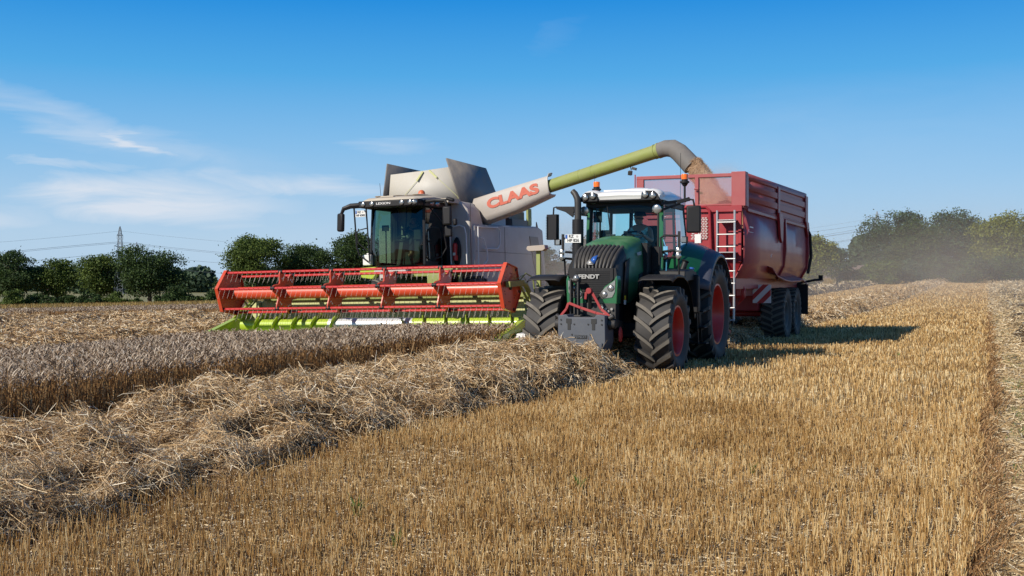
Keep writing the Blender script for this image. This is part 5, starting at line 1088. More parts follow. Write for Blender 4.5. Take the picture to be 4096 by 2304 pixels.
# litter on the ground and the bare track ------------------------------
def litter():
    parts = []
    s, t, x, y, d = scatter(int(30 * 40 * 700), (-9.5, 1.2), (3, 40), 1.0, 8, 1.25)
    kp = ~((s < wheat_near(t) + .1)); s, t, x, y, d = (q[kp] for q in (s, t, x, y, d))
    V, F = straw_ribs(x, y, gnd(x, y) + rng.uniform(.004, .03, len(x)), 0 * x, 0 * x, 0 * x + 1, d, .02, .14, .0032, up=.12); parts.append((V, F))
    s, t, x, y, d = scatter(int(1.3 * 60 * 4200), (-.02, 1.3), (3, 60), 1.0, 8, 1.1)
    V, F = straw_ribs(x, y, gnd(x, y) + rng.uniform(.004, .035, len(x)), 0 * x, 0 * x, 0 * x + 1, d, .05, .28, .0028, up=.15); parts.append((V, F))
    s, t, x, y, d = scatter(60000, (-.05, 1.4), (58, 195), .8, 90, 1.0)
    V, F = straw_ribs(x, y, gnd(x, y) + rng.uniform(.01, .05, len(x)), 0 * x, 0 * x, 0 * x + 1, d, .08, .3, .003, up=.15); parts.append((V, F))
    V, F, mi = join(parts); o = npmesh('straw_litter', V, F, STRAW_PALE); tag(o, 'loose chopped straw littering the ground and the wheel track', 'straw litter', kind='stuff')
litter()
# leaning brown stubble edge beside the track
def edge():
    n = 26000; t = rng.uniform(3, 60, n); s = -.01 + .22 * (nzA(t * .8, t * 0 + 5) - .5) + rng.normal(0, .045 + .05 * nzB(t * .5, t * 0), n); x, y = xy(s, t); d = np.hypot(x, y); k = inview(x, y) & (rng.random(n) < lod(d, 9, 1.0)); s, t, x, y, d = (q[k] for q in (s, t, x, y, d)); n = len(x)
    h = rng.uniform(.05, .15, n); ln = rng.normal(0, .4, (n, 2)) + np.array([.2, -.1]); z0 = gnd(x, y); C = np.zeros((n, 3, 3)); C[:, 0] = np.stack([x, y, z0], -1); C[:, 1] = np.stack([x + ln[:, 0] * h * .35, y + ln[:, 1] * h * .35, z0 + h * .6], -1); C[:, 2] = np.stack([x + ln[:, 0] * h, y + ln[:, 1] * h, z0 + h * .9], -1)
    yaw = rng.uniform(0, 6.28, n); w = .0026 * np.maximum(1, (d / 8.5) ** .85); W_ = np.stack([np.cos(yaw) * w, np.sin(yaw) * w, 0 * w], -1)
    V, F = ribbons(C, np.repeat(W_[:, None], 3, 1)); o = npmesh('trampled_stubble', V, F, STALK); tag(o, 'brown bent stubble along the edge of the track', 'stubble', kind='stuff')
edge()

# standing wheat -------------------------------------------------------
def wheat(name, label, s, t, x, y, d, hfun, ws=1.0, segs=True, leaves=True):
    n = len(x); z0 = gnd(x, y); h = hfun(s, t) * rng.normal(1, .085, n); ang = rng.uniform(0, 2 * np.pi, n); dx, dy = np.cos(ang), np.sin(ang)
    lean = rng.uniform(.02, .14, n); w = .0018 * np.maximum(1, (d / 10) ** .8) * ws; yaw = rng.uniform(-.8, .8, n)
    P0 = np.stack([x, y, z0], -1); P1 = np.stack([x + dx * lean * h * .4, y + dy * lean * h * .4, z0 + h * .55], -1); P2 = np.stack([x + dx * lean * h, y + dy * lean * h, z0 + h * .93], -1)
    Wd = np.stack([np.cos(yaw), np.sin(yaw), 0 * yaw], -1)
    parts = [ribbons(np.stack([P0, P1, P2], 1), np.repeat((Wd * w[:, None])[:, None], 3, 1))]
    nod = rng.uniform(.25, 1.0, n) ; el_ = .075 + .03 * rng.random(n); pts = [P2]; a0 = .25
    for k in range(1, 5):
        a_ = a0 + nod * 2.3 * k / 4; step = el_ / 4 * 1.25; pts.append(pts[-1] + np.stack([dx * np.sin(a_) * step, dy * np.sin(a_) * step, np.cos(a_) * step], -1))
    we = (.0062 * np.maximum(1, (d / 12) ** .75) * ws)[:, None, None] * np.array([.5, 1, 1.1, .95, .25])[None, :, None]
    parts.append(ribbons(np.stack(pts, 1), Wd[:, None] * we))
    Wd2 = np.stack([-dy, dx, 0 * dx], -1); parts.append(ribbons(np.stack(pts, 1), Wd2[:, None] * we))
    if leaves:
        m_ = rng.random(n) < .8; q = m_.nonzero()[0]; f = rng.uniform(.25, .75, len(q)); b0 = P0[q] + (P2[q] - P0[q]) * f[:, None]; a2 = rng.uniform(0, 6.28, len(q)); D = np.stack([np.cos(a2), np.sin(a2), 0 * a2], -1); Ln = rng.uniform(.05, .14, len(q))[:, None]
        C = np.stack([b0, b0 + D * Ln * .6 + np.array([0, 0, .02]), b0 + D * Ln + np.array([0, 0, -1]) * Ln * .8], 1); Wl = np.cross(D, np.array([0, 0, 1.0])) * (.004 * np.maximum(1, (d[q] / 10) ** .8))[:, None]
        parts.append(ribbons(C, np.repeat(Wl[:, None], 3, 1)))
    V, F, mi = join(parts); mm = np.where((mi == 1) | (mi == 2), 1, 0); o = npmesh(name, V, F, [STALK, EARS], mm); tag(o, label, 'wheat', kind='stuff')
n = 150000; s = rng.uniform(-21.5, -9.2, n); t = rng.uniform(4.5, HDR_T + .25, n); x, y = xy(s, t); d = np.hypot(x, y)
edge_n = wheat_near(t) + .16 * (nzA(t * 1.3, t * 0) - .5); kk_ = (s < edge_n) & (s > wheat_far(t) + .3 * nzB(t * .8, t * 0)) & inview(x, y, .05) & (rng.random(n) < lod(d, 15, 1.0)); s, t, x, y, d = (q[kk_] for q in (s, t, x, y, d))
wheat('standing_wheat', 'strip of standing ripe wheat in front of the reel', s, t, x, y, d, lambda s, t: .61 + .05 * (nzA(s * .8, t * .8) - .5) - .13 * sstep(-12.5, -17.5, s) - .0 * t)
n = 60000; x = rng.uniform(-50, 20, n); y = 72 + 18 * rng.random(n) ** 1.3; k = inview(x, y) & (x < -y * .12); x, y = x[k], y[k]; s, t = st(x, y)
wheat('distant_wheat', 'thin band of uncut wheat beyond the cut straw at the left', s, t, x, y, np.hypot(x, y), lambda s, t: .7 + 0 * s, ws=.9, leaves=False)
# rough dry grass at the far edges
def tall_grass(name, label, x, y, hm, mt, w0=.02):
    n = len(x); z0 = gnd(x, y); h = hm * rng.uniform(.5, 1.2, n); a = rng.uniform(0, 6.28, n); C = np.zeros((n, 3, 3)); l_ = rng.uniform(.05, .4, n) * h
    C[:, 0] = np.stack([x, y, z0], -1); C[:, 1] = np.stack([x + np.cos(a) * l_ * .3, y + np.sin(a) * l_ * .3, z0 + h * .6], -1); C[:, 2] = np.stack([x + np.cos(a) * l_, y + np.sin(a) * l_, z0 + h], -1)
    w = w0 * rng.uniform(.5, 1.4, n); W_ = np.stack([np.cos(a + 1.3) * w, np.sin(a + 1.3) * w, 0 * w], -1)[:, None] * np.array([1, .8, .15])[None, :, None]
    V, F = ribbons(C, W_); o = npmesh(name, V, F, mt); tag(o, label, 'grass', kind='stuff'); return o
DRYG = islands('dry_grass', [(0, (.16, .10, .035)), (.5, (.36, .23, .07)), (1, (.46, .36, .15))], .8, trans=.2)
GREENG = islands('green_grass', [(0, (.05, .10, .02)), (.5, (.10, .22, .04)), (1, (.22, .34, .09))], .7, trans=.3)
n = 60000; x = rng.uniform(-95, 0, n); y = 90 + 86 * rng.random(n); k = inview(x, y) & (x < -y * .1); tall_grass('dry_grass', 'strip of dry brown grass below the trees at the left', x[k], y[k], .75, DRYG, .035)
n = 9000; x = rng.uniform(32, 75, n); y = 168 + 12 * rng.random(n); k = inview(x, y); tall_grass('rough_grass', 'rough weeds on the field edge beyond the trailer', x[k], y[k], .9, DRYG, .03)
n = 16000; t = rng.uniform(3, 60, n); s = .42 + rng.normal(0, .17, n); k = nzA(t * .9, s * 2) > .52; x, y = xy(s, t); k &= inview(x, y); tall_grass('track_grass', 'sparse green grass growing in the bare wheel track', x[k], y[k], .07, GREENG, .0032)

# cut straw lying beyond the wheat ------------------------------------
def swath():
    n1, n2, n3 = Noise(51), Noise(52), Noise(53)
    def ok(x, y): s, t = st(x, y); return (s < np.where(t < HDR_T + 2, wheat_far(np.minimum(t, HDR_T)) - .1, -19.9)) & (s > -95) & (y < 72)
    def surf(x, y):
        s, t = st(x, y); r = .5 + .5 * np.cos((s + 24) * 2 * np.pi / 8.4)
        return gnd(x, y) + .05 + .30 * r ** 1.5 * (.4 + .9 * n1(s * .3, t * .55)) + .34 * n2(s * .9, t * .9) ** 1.3 * (.3 + r) + .07 * n3(s * 2.6, t * 2.6)
    ys_ = np.concatenate([np.arange(14, 45, .22), np.geomspace(45, 72, 90)]); us_ = np.linspace(-.52, -.12, 170); Y, U = np.meshgrid(ys_, us_, indexing='ij'); X = Y * U; Z = surf(X, Y) - .05; Z = np.where(ok(X, Y), Z, gnd(X, Y) - .3)
    i = np.arange(Y.size).reshape(Y.shape); F1 = np.stack([i[:-1, :-1], i[:-1, 1:], i[1:, 1:], i[1:, :-1]], -1).reshape(-1, 4); parts = [(np.stack([X, Y, Z], -1).reshape(-1, 3), F1)]
    n = 300000; y = 15 + 57 * rng.random(n) ** 1.1; x = y * rng.uniform(-.5, -.13, n); k = ok(x, y); x, y = x[k], y[k]; d = np.hypot(x, y); k = rng.random(len(x)) < .95; x, y, d = x[k], y[k], d[k]
    e = .1; z = surf(x, y); gx = (surf(x + e, y) - z) / e; gy = (surf(x, y + e) - z) / e; q = np.sqrt(gx ** 2 + gy ** 2 + 1)
    parts.append(straw_ribs(x, y, z + rng.normal(.01, .03, len(z)), -gx / q, -gy / q, 1 / q, d, .08, .26, .0030, up=.3, wp=.75))
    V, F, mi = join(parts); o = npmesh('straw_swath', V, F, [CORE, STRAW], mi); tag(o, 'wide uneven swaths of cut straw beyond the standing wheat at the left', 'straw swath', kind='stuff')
swath()
# green weed tufts in the stubble
def weed(px, py, h, label):
    y = 1.58 * 4500 / (py - 1125); x = (px - 2048) / 4500 * y; n = 26; a = rng.uniform(0, 6.28, n); hh = h * rng.uniform(.5, 1, n); l_ = rng.uniform(.2, .8, n) * hh; C = np.zeros((n, 3, 3)); bx, by = rng.normal(0, .008, (2, n)); z0 = gnd(np.float64(x), np.float64(y))
    C[:, 0] = np.stack([bx, by, 0 * bx], -1); C[:, 1] = np.stack([bx + np.cos(a) * l_ * .35, by + np.sin(a) * l_ * .35, hh * .7], -1); C[:, 2] = np.stack([bx + np.cos(a) * l_, by + np.sin(a) * l_, hh], -1)
    w = .0035; W_ = np.stack([np.cos(a + 1.57) * w, np.sin(a + 1.57) * w, 0 * a], -1)[:, None] * np.array([1, .9, .2])[None, :, None]; V, F = ribbons(C, W_); o = npmesh('grass_tuft', V, F, GREENG); o.location = (x, y, float(z0)); tag(o, label, 'weed', 'green grass tufts in the stubble')
weed(1429, 2075, .17, 'upright green grass tuft in the stubble near the bottom, left of centre')
weed(1591, 2200, .14, 'thin green tuft closest to the bottom edge of the picture')
weed(2320, 1985, .17, 'spreading green grass tuft in the stubble below the tractor')
weed(3595, 1445, .20, 'dark green leafy weed in the stubble right of the tractor shadow')
weed(3010, 1905, .11, 'small green sprout in the stubble at the lower right')

# ================================================================== trees
def leafmat(name, c0, c1, c2, tr=.25): return islands(name, [(0, c0), (.5, c1), (1, c2)], .65, trans=tr, spec=.3, patch=.35)
LEAF = {'oak': leafmat('oak_leaves', (.022, .042, .013), (.045, .078, .02), (.085, .135, .032)), 'light': leafmat('light_leaves', (.035, .06, .012), (.08, .12, .022), (.15, .20, .038)),
        'blue': leafmat('blue_green_leaves', (.026, .052, .026), (.052, .092, .042), (.095, .15, .065)), 'yellow': leafmat('yellow_green_leaves', (.08, .10, .018), (.16, .18, .03), (.27, .28, .05)), 'hedge': leafmat('hedge_leaves', (.018, .035, .010), (.038, .07, .018), (.075, .12, .03)),
        'far': leafmat('far_wood_leaves', (.05, .08, .05), (.07, .11, .065), (.10, .15, .08))}
BARK = paint('bark', (.05, .04, .03), .95, dust=.3)
def tree(name, label, px, Y, top, wpx, leaf, cat='tree', shape='round', group=None, nl=None, base=None, seed=0, size=.245, trunkf=.22, open_=0.0):
    r = np.random.default_rng(seed + 1000 + int(px)); X = (px - 2048) / 4500 * Y; z0 = float(gnd(np.float64(X), np.float64(Y))); ztop = 1.58 + (1125 - top) / 4500 * Y; h = ztop - z0; w = wpx / 4500 * Y
    root = bpy.data.objects.new(name, None); COL.objects.link(root); root.location = (X, Y, z0); tag(root, label, cat, group)
    K = int(46 if shape != 'bush' else 20); C = []
    while len(C) < K:
        v = r.normal(0, 1, 3); v /= np.linalg.norm(v); rr_ = r.random() ** .25
        if shape == 'round': c = np.array([0, 0, h * (.5 + trunkf * .35)]) + v * rr_ * np.array([w * .41, w * .37, h * (.44 - trunkf * .30)]) * (1 - .10 * max(v[2], 0))
        elif shape == 'cone': u = r.random() ** .8; c = np.array([v[0] * w * .42 * (1.05 - u), v[1] * w * .4 * (1.05 - u), h * (.12 + .82 * u)])
        else: c = np.array([v[0] * w * .4 * rr_, v[1] * w * .35 * rr_, h * (.05 + .75 * abs(v[2]) * rr_)])
        C.append(c)
    C = np.array(C); R = (.125 + .11 * r.random(K)) * min(w, h) * (1.25 if shape == 'bush' else 1); nl = nl or int(np.clip(w * h * 210, 2500, 34000))
    cz = np.clip(C[:, 2], R * .8, h - R * .75); C[:, 2] = cz
    pick = r.choice(K, nl, p=R ** 2 / (R ** 2).sum()); v = r.normal(0, 1, (nl, 3)); v /= np.linalg.norm(v, axis=1)[:, None]; v[:, 2] = np.abs(v[:, 2]) * np.where(r.random(nl) < .72, 1, -1)
    P = C[pick] + v * (R[pick] * (1 + .14 * r.normal(0, 1, nl)) * r.random(nl) ** .3)[:, None] * np.array([1.15, 1.1, .85])
    stray = r.random(nl) < .02; P[stray] += r.normal(0, .35, (stray.sum(), 3)) * R.mean() * 1.2
    P[:, 2] = np.maximum(P[:, 2], .1)
    if open_: P = P[r.random(nl) > open_]; nl = len(P)
    A = r.normal(0, 1, (nl, 3)); A /= np.linalg.norm(A, axis=1)[:, None]; B = np.cross(A, r.normal(0, 1, (nl, 3))); B /= np.linalg.norm(B, axis=1)[:, None]; sz = size * (Y / 185) ** .7 * r.uniform(.5, 1.2, nl)
    V, F = ribbons(np.stack([P - A * sz[:, None] * .6, P, P + A * sz[:, None] * .6], 1), (B * sz[:, None])[:, None] * np.array([.15, .42, .12])[None, :, None])
    o = npmesh('crown', V, F, LEAF[leaf], parent=root)
    b = MB(); tr_ = .035 * h
    if shape != 'bush':
        b.tube([(0, 0, -.2), (tr_ * .2, 0, h * .15), (-tr_ * .2, tr_ * .3, h * .35), (0, 0, h * .6), (tr_, 0, h * .85)], [tr_ * 1.25, tr_ * .9, tr_ * .75, tr_ * .45, tr_ * .12], n=7)
        for q in range(0, K, 4): c = C[q]; z_ = h * (.22 + .3 * r.random()); b.tube([(0, 0, z_), (c[0] * .5, c[1] * .5, z_ + (c[2] - z_) * .6), tuple(c)], [tr_ * .4, tr_ * .25, tr_ * .08], n=5)
    else:
        for q in range(0, K, 3): c = C[q]; b.tube([(c[0] * .2, c[1] * .2, 0), tuple(c)], [.06, .02], n=5)
    b.build('trunk' if shape != 'bush' else 'stems', BARK, root); return root
G1 = 'hedgerow trees on the left field edge'; G2 = 'bushes under the hedgerow trees'; G3 = 'trees beyond the right end of the field'
for a in [('tree', 'dark oak at the far left edge of the picture', 62, 178, 1003, 190, 'oak'), ('tree', 'lighter green tree, second from the left edge', 226, 181, 1038, 172, 'light'), ('tree', 'broad-leaved tree just left of the pylon, third from the left', 398, 180, 1008, 178, 'light'),
          ('tree', 'big round dark oak just right of the pylon', 598, 180, 980, 285, 'oak'), ('tree', 'tall tree rising behind the left end of the reel', 1030, 176, 935, 235, 'light'),
          ('tree', 'dense round tree behind the reel, left of the harvester cab', 1220, 182, 978, 215, 'oak'), ('tree', 'tree directly behind the harvester cab mirror', 1425, 184, 928, 230, 'oak'),
          ('tree', 'slender tree at the left margin behind the far left oak', -40, 182, 1040, 150, 'oak')]: tree(*a, group=G1, seed=3)
for i, a in enumerate([('small bush below the far left oak', 60, 1150, 110), ('wide bush between the two leftmost trees', 165, 1165, 150), ('bush at the foot of the second tree', 290, 1170, 130), ('dark bush left of the pylon tree trunk', 350, 1165, 110), ('rounded bush right of the third tree', 470, 1162, 120), ('small low bush beside the big oak trunk', 548, 1190, 60), ('bush right of the big oak trunk', 655, 1168, 90),
                       ('tall bush on the right of the big oak', 715, 1128, 100), ('bush in the gap left of the reel', 780, 1165, 110), ('low bush near the reel end plate', 850, 1180, 90), ('tall dark bush touching the reel end plate', 895, 1098, 110), ('bush visible through the upper reel', 990, 1150, 140), ('pale bush visible through the reel bars', 1330, 1130, 150), ('bush behind the left end of the reel', 1120, 1150, 140)]):
    tree('bush', a[0], a[1], 170 + (i % 3) * 3, a[2], a[3] * 1.2, 'hedge' if i % 2 else 'light' if i % 4 == 0 else 'oak', 'bush', 'bush', group=G2, seed=20 + i)
for a in [('tree', 'yellow-green tree just right of the trailer', 3270, 150, 912, 170, 'yellow', 'tree', 'round'), ('tree', 'smaller dark tree right of the yellow-green one', 3360, 168, 980, 120, 'blue', 'tree', 'round'),
          ('tree', 'huge blue-green tree, the left part of the big group', 3585, 176, 824, 270, 'blue', 'tree', 'round'), ('tree', 'bushy mid-green tree in the middle of the big group', 3670, 168, 868, 210, 'oak', 'tree', 'round'),
          ('tree', 'pointed dark tree standing between the round one and the yellow one', 3822, 174, 832, 230, 'blue', 'tree', 'round'), ('tree', 'yellow-leaved open tree at the right edge of the picture', 4010, 166, 846, 270, 'yellow', 'tree', 'round'),
          ('tree', 'dark tree behind the yellow-leaved one', 4150, 175, 870, 260, 'oak', 'tree', 'round'), ('tree', 'dark tree filling under the yellow-leaved crown', 3935, 172, 920, 220, 'oak', 'tree', 'round')]:
    tree(*a, group=G3, seed=7, trunkf=.08, open_=.12 if a[6] == 'yellow' else 0)
for i, a in enumerate([('low hedge bush right of the trailer mudguard', 3240, 1060, 120, 'hedge'), ('round bush in the gap left of the big trees', 3400, 1052, 110, 'hedge'), ('bush at the left foot of the big trees', 3475, 1040, 120, 'light'), ('spreading bush before the big blue-green tree', 3545, 1020, 160, 'light'), ('pale bush in front of the big group', 3640, 1030, 150, 'blue'), ('dark bush under the pointed tree', 3760, 1010, 190, 'oak'), ('dark bush below the yellow-leaved crown', 3900, 1005, 200, 'oak'), ('dark bush at the right edge', 4040, 1010, 190, 'oak'), ('small spiky bush on the field edge', 3355, 1108, 36, 'oak'), ('little weed bush beside the spiky one', 3392, 1120, 30, 'light')]):
    tree('bush', a[0], a[1], 152 + (i % 3) * 2 if i < 8 else 150, a[2], a[3], a[4], 'bush', 'bush', group='bushes under the right trees', seed=60 + i)
for a in [('tree', 'hazy tree seen between the harvester and the tractor', 2195, 150, 975, 110, 'blue'), ('tree', 'hazy tree behind the exhaust stack', 2368, 160, 905, 140, 'blue'), ('tree', 'hazy tree seen through the tractor cab', 2480, 165, 960, 160, 'blue')]: tree(*a, group='hazy trees behind the machines', seed=5, trunkf=.1, open_=.15)
def woods():
    Vs = []; Fs = []; off = 0
    for i in range(120):
        r = np.random.default_rng(900 + i); Y = r.uniform(480, 760); px = r.uniform(-150, 3560); X = (px - 2048) / 4500 * Y
        h = r.uniform(10, 15) ; w = r.uniform(9, 15); z0 = float(gnd(np.float64(X), np.float64(Y))); n = 650; v = r.normal(0, 1, (n, 3)); v /= np.linalg.norm(v, axis=1)[:, None]
        P = np.array([X, Y, z0 + h * .5]) + v * np.array([w * .55, w * .5, h * .5]) * (.75 + .3 * r.random(n))[:, None]; A = r.normal(0, 1, (n, 3)); A /= np.linalg.norm(A, axis=1)[:, None]; B = np.cross(A, r.normal(0, 1, (n, 3))); B /= np.linalg.norm(B, axis=1)[:, None]
        V, F = ribbons(np.stack([P - A * .9, P + A * .9], 1), np.repeat((B * .8)[:, None], 2, 1)); Vs.append(V); Fs.append(F + off); off += len(V)
    o = npmesh('distant_woods', np.concatenate(Vs), np.concatenate(Fs), LEAF['far']); tag(o, 'low distant woods on the horizon', 'woods', kind='stuff')
woods()

# ================================================================== pylons and lines
def pylon(px, Y, top, base_w, arms, label, along):
    X = (px - 2048) / 4500 * Y; z0 = float(gnd(np.float64(X), np.float64(Y))); H_ = 1.58 + (1125 - top) / 4500 * Y - z0; b = MB(); n = 14
    def hw(z): return max(.35, base_w / 2 * (1 - .80 * z / H_)) if z < H_ * .93 else max(.04, .5 * (H_ - z) / (H_ * .07))
    zs = [H_ * (1 - (1 - i / n) ** 1.15) for i in range(n + 1)]
    for a_, c_ in zip(zs[:-1], zs[1:]):
        p, q = hw(a_), hw(c_)
        for i, (sx_, sy_) in enumerate(((-1, -1), (1, -1), (1, 1), (-1, 1))):
            nx_, ny_ = ((1, -1), (1, 1), (-1, 1), (-1, -1))[i]; b.beam((sx_ * p, sy_ * p, a_), (sx_ * q, sy_ * q, c_), .16, .16); b.beam((sx_ * p, sy_ * p, a_), (nx_ * q, ny_ * q, c_), .09, .09); b.beam((sx_ * q, sy_ * q, c_), (nx_ * q, ny_ * q, c_), .10, .10)
    root = bpy.data.objects.new('pylon', None); COL.objects.link(root); root.location = (X, Y, z0); tag(root, label, 'pylon', 'lattice pylons'); g_ = paint('galvanised', (.26, .28, .30), .6, metal=.3, dust=.1); b.build('lattice_mast', g_, root)
    for z_, L_ in arms:
        for sg in (-1, 1):
            b = MB(); w_ = hw(z_ * H_); e = (sg * L_ * along[0], sg * L_ * along[1], z_ * H_ + .2)
            for oy in (-1, 1): b.beam((sg * w_ * along[0] + oy * w_ * along[1], sg * w_ * along[1] + oy * w_ * along[0], z_ * H_), e, .14, .14)
            b.beam((sg * w_ * along[0], sg * w_ * along[1], z_ * H_ + 1.4), e, .12, .12); b.beam(e, (e[0], e[1], e[2] - 1.6), .1, .1); b.build('cross_arm', g_, root)
pylon(480, 450, 905, 3.6, [(.86, 3.5), (.70, 6.5), (.56, 5)], 'tall grey lattice pylon behind the left trees', (0, 1))
pylon(547, 800, 968, 4.5, [(.85, 4), (.7, 6)], 'small distant pylon top peeking over the big oak', (0, 1))
pylon(3508, 520, 845, 4.4, [(.90, 5.5), (.76, 7.5), (.60, 6.5)], 'lattice pylon with spread arms left of the big right trees', (1, 0))
WIRE = paint('cable_grey', (.12, .13, .15), .6, dust=0)
def power_line(pts, label, r=.05):
    P = [((px - 2048) / 4500 * Y, Y, 1.58 + (1125 - py) / 4500 * Y) for px, py, Y in pts]; xs = [p[0] for p in P]; k = np.polyfit(xs, [p[2] for p in P], 2); ky = np.polyfit([xs[0], xs[-1]], [P[0][1], P[-1][1]], 1); b = MB()
    X = np.linspace(xs[0], xs[-1], 40); b.tube([(float(x_), float(np.polyval(ky, x_)), float(np.polyval(k, x_))) for x_ in X], r, n=4); o = b.build('power_line', WIRE, smooth=0); tag(o, label, 'power line', 'power lines of the pylon row')
for k_, (yl, yr, ye, r_, nm) in enumerate([(924, 975, 872, .035, 'thin topmost cable'), (967, 1018, 905, .06, 'upper bundle of cables'), (972, 1023, 912, .05, 'cable just under the upper bundle'), (1012, 1060, 940, .06, 'middle bundle of cables'), (1055, 1100, 985, .06, 'lowest bundle of cables')]):
    power_line([(480, yl, 450), (985, yr, 468), (3500, ye, 520)], nm + ' running from the left pylon toward the right one', r_)
    power_line([(-700, yl + (130 if k_ else 85), 380), (0, yl + 46, 420), (480, yl, 450)], nm + ' leaving the left pylon toward the left edge', r_)
for yl, ye, nm in [(892, 945, 'upper'), (918, 975, 'middle'), (948, 1005, 'lower')]: power_line([(3492, yl, 518), (3290, yl + 30, 500), (2600, ye + 25, 470)], nm + ' cable from the right pylon passing behind the trailer', .06)

# ================================================================== barn
def barn():
    Y = 205; x0, x1 = (2150 - 2048) / 4500 * Y, (2345 - 2048) / 4500 * Y; z0 = float(gnd(np.float64((x0 + x1) / 2), np.float64(Y))) - .6
    root = bpy.data.objects.new('barn', None); COL.objects.link(root); root.location = ((x0 + x1) / 2, Y, z0); tag(root, 'long low brown barn between the harvester and the tractor', 'barn'); w = (x1 - x0) / 2
    b = MB(); b.box(-w, w, 0, 9, 0, 2.6); b.prism([(0, 2.6), (9, 2.6), (4.5, 4.5)], 's', -w, w); wl = b.build('wall', paint('brick_brown', (.20, .10, .075), .9, dust=.3), root)
    b = MB(); b.add([(-w - .3, -.5, 2.55), (w + .3, -.5, 2.55), (w + .3, 4.5, 4.7), (-w - .3, 4.5, 4.7)], [(0, 1, 2, 3)]); b.add([(-w - .3, 9.5, 2.55), (w + .3, 9.5, 2.55), (w + .3, 4.5, 4.7), (-w - .3, 4.5, 4.7)], [(0, 1, 2, 3)]); b.build('roof', paint('roof_brown', (.13, .085, .08), .9, dust=.3), root, solid=.15)
    b = MB(); b.box(-1.5, 1.5, -.05, 0, 0, 2.2); b.build('door', paint('barn_door', (.06, .05, .05), .9), root)
    for q in (-3.2, 3.0): b = MB(); b.box(q, q + .9, -.04, 0, 1.2, 1.9); b.build('window', paint('barn_glass', (.05, .06, .07), .2, dust=.1), root)
barn()

# ================================================================== machines, people, grain, dust
build_tractor(); build_trailer(); comb, spout_end, spout_dir = build_combine()
person('person', TS - .02, 20.72, 2.09, 'driver in a mint green sleeveless shirt and dark cap steering the tractor', rad(62), M['shirt'], cap=M['hair'])
person('person', CS0, 28.72, gz(CS0, 28.7) + 2.86, 'harvester driver in dark clothes sitting behind the big windscreen', rad(5), M['shirt_dark'], cap=None, arms=True)
def grain():
    p0 = np.array(spout_end) - np.array(spout_dir) * .10; p0[2] += .02 * (p0[0] + 5); land = np.array([-6.15, 27.9, 3.25]); k = np.array(spout_dir)
    pts = []; m = 22
    for i in range(m):
        u = i / (m - 1); a = p0 + k * u * 1.3; c = land; q = a * (1 - u * u) + (c + (p0 + k * 1.3 - c) * 0) * u * u; pts.append(q)
    pts = np.array(pts); rs = .22 + .16 * np.linspace(0, 1, m) ** 1.2; r = np.random.default_rng(5); nr = 26; V = []; nn = Noise(77)
    for i in range(m):
        d = pts[min(i + 1, m - 1)] - pts[max(i - 1, 0)]; d /= np.linalg.norm(d); a = np.cross(d, [0, 1, 0]); a /= np.linalg.norm(a); b = np.cross(d, a)
        for j in range(nr): q = 2 * np.pi * j / nr; rr_ = rs[i] * (.78 + .45 * float(nn(np.float64(i * .5), np.float64(3 * math.cos(q) + 9)))); V.append(pts[i] + (a * math.cos(q) + b * math.sin(q)) * rr_)
    V = np.array(V); ii = np.arange(m * nr).reshape(m, nr); F = np.stack([ii[:-1], np.roll(ii, -1, 1)[:-1], np.roll(ii, -1, 1)[1:], ii[1:]], -1).reshape(-1, 4); parts = [(V, F)]
    n = 34000; u = r.random(n); id_ = (u * (m - 1)).astype(int); q = r.random(n) * 6.28; P = V[id_ * nr + (q / 6.28 * nr).astype(int)] + r.normal(0, 1, (n, 3)) * (.02 + .05 * u ** 2)[:, None]
    D = np.array([.35, .05, -.9]) + r.normal(0, .5, (n, 3)); D /= np.linalg.norm(D, axis=1)[:, None]; B = np.cross(D, r.normal(0, 1, (n, 3))); B /= np.linalg.norm(B, axis=1)[:, None]; L_ = r.uniform(.005, .011, n)[:, None]
    parts.append(ribbons(np.stack([P - D * L_, P, P + D * L_], 1), (B * .004)[:, None] * np.array([.4, 1, .4])[None, :, None]))
    V, F, mi = join(parts); V = np.stack([*xy(V[:, 0], V[:, 1]), V[:, 2]], -1); o = npmesh('grain_stream', V, F, [paint('grain_mass', (.30, .19, .115), .9, dust=.5, scale=18, dustcol=(.46, .33, .22)), M['grain']], mi); tag(o, 'stream of wheat grain falling from the spout into the trailer', 'grain', kind='stuff')
    ss = np.linspace(-7.28, -5.02, 24); ts = np.linspace(24.7, 33.7, 80); S_, T_ = np.meshgrid(ss, ts, indexing='ij'); rr_ = np.hypot(S_ + 6.15, (T_ - 27.9)); Z = 2.75 + .62 * np.exp(-(rr_ / 1.5) ** 2) + .05 * nzA(S_ * 4, T_ * 4) - .05 * np.maximum(rr_ - 2, 0); X, Y = xy(S_, T_); i = np.arange(S_.size).reshape(S_.shape)
    o = npmesh('grain_load', np.stack([X, Y, Z], -1).reshape(-1, 3), np.stack([i[:-1, :-1], i[1:, :-1], i[1:, 1:], i[:-1, 1:]], -1).reshape(-1, 4), paint('grain_heap', (.50, .31, .14), .95, dust=.4, scale=20, dustcol=(.6, .42, .22)), smooth=True); tag(o, 'heap of wheat grain lying inside the red trailer', 'grain', kind='stuff')
grain()
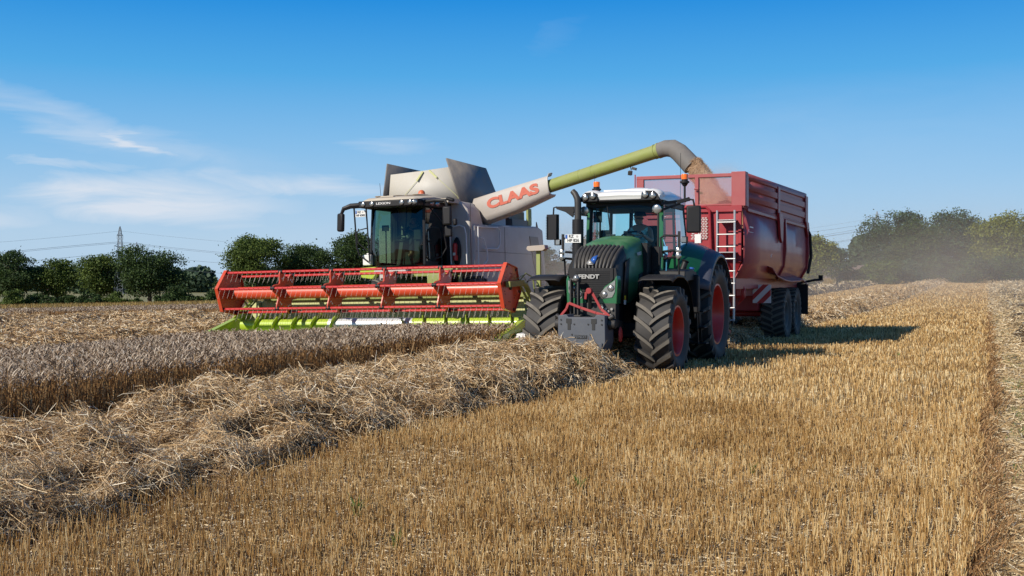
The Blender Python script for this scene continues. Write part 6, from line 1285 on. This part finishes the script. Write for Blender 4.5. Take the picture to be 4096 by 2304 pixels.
def dust(name, label, s, t, z, r, dens, col=(.86, .76, .66), sc=.16, hetero=True):
    """a drifting cloud: an ellipsoid whose density billows and thins out toward its rim"""
    b = MB(); b.sphere((0, 0, 0), r, nu=32, nv=20); m = bpy.data.materials.new(name); m.use_nodes = True; n = m.node_tree.nodes; l = m.node_tree.links; n.remove(n['Principled BSDF'])
    v = n.new('ShaderNodeVolumePrincipled'); v.inputs['Color'].default_value = (*col, 1); v.inputs['Density'].default_value = dens; v.inputs['Anisotropy'].default_value = 0; l.new(v.outputs[0], n['Material Output'].inputs['Volume'])
    tc_ = n.new('ShaderNodeTexCoord'); mp = n.new('ShaderNodeMapping'); mp.inputs['Scale'].default_value = tuple(1 / q for q in r); l.new(tc_.outputs['Object'], mp.inputs[0])
    ln = n.new('ShaderNodeVectorMath'); ln.operation = 'LENGTH'; l.new(mp.outputs[0], ln.inputs[0]); fo = n.new('ShaderNodeMapRange'); l.new(ln.outputs['Value'], fo.inputs[0]); fo.inputs[1].default_value = 1; fo.inputs[2].default_value = .15; fo.interpolation_type = 'SMOOTHSTEP'
    nz_ = n.new('ShaderNodeTexNoise'); nz_.inputs['Scale'].default_value = sc; nz_.inputs['Detail'].default_value = 2; l.new(tc_.outputs['Object'], nz_.inputs['Vector']); mr = n.new('ShaderNodeMapRange'); l.new(nz_.outputs[0], mr.inputs[0]); mr.inputs[1].default_value = .36; mr.inputs[2].default_value = .62; mr.inputs[3].default_value = .15; mr.inputs[4].default_value = 1.6
    a = n.new('ShaderNodeMath'); a.operation = 'MULTIPLY'; l.new(fo.outputs[0], a.inputs[0]); l.new(mr.outputs[0], a.inputs[1]); a2 = n.new('ShaderNodeMath'); a2.operation = 'MULTIPLY'; l.new(a.outputs[0], a2.inputs[0]); a2.inputs[1].default_value = dens; l.new(a2.outputs[0], v.inputs['Density'])
    o = b.build(name, m); x, y = xy(s, t); o.location = (x, y, z); o.rotation_euler = (0, 0, -HEAD); tag(o, label, 'dust', kind='stuff')
dust('dust_cloud', 'brown dust drifting low over the field behind the trailer', -4.0, 86, 1.2, (22, 60, 7.0), .0078)
dust('dust_cloud', 'thick dust hanging between the harvester and the trailer', -12.0, 33.5, 1.6, (1.6, 6.5, 2.8), .20, sc=.5)
dust('dust_cloud', 'puff of dust over the grain heap in the trailer', -6.1, 27.6, 3.9, (.95, 1.6, .8), .35, sc=1.2)
SC.cycles.volume_step_rate = 3.0
SC.cycles.volume_max_steps = 128
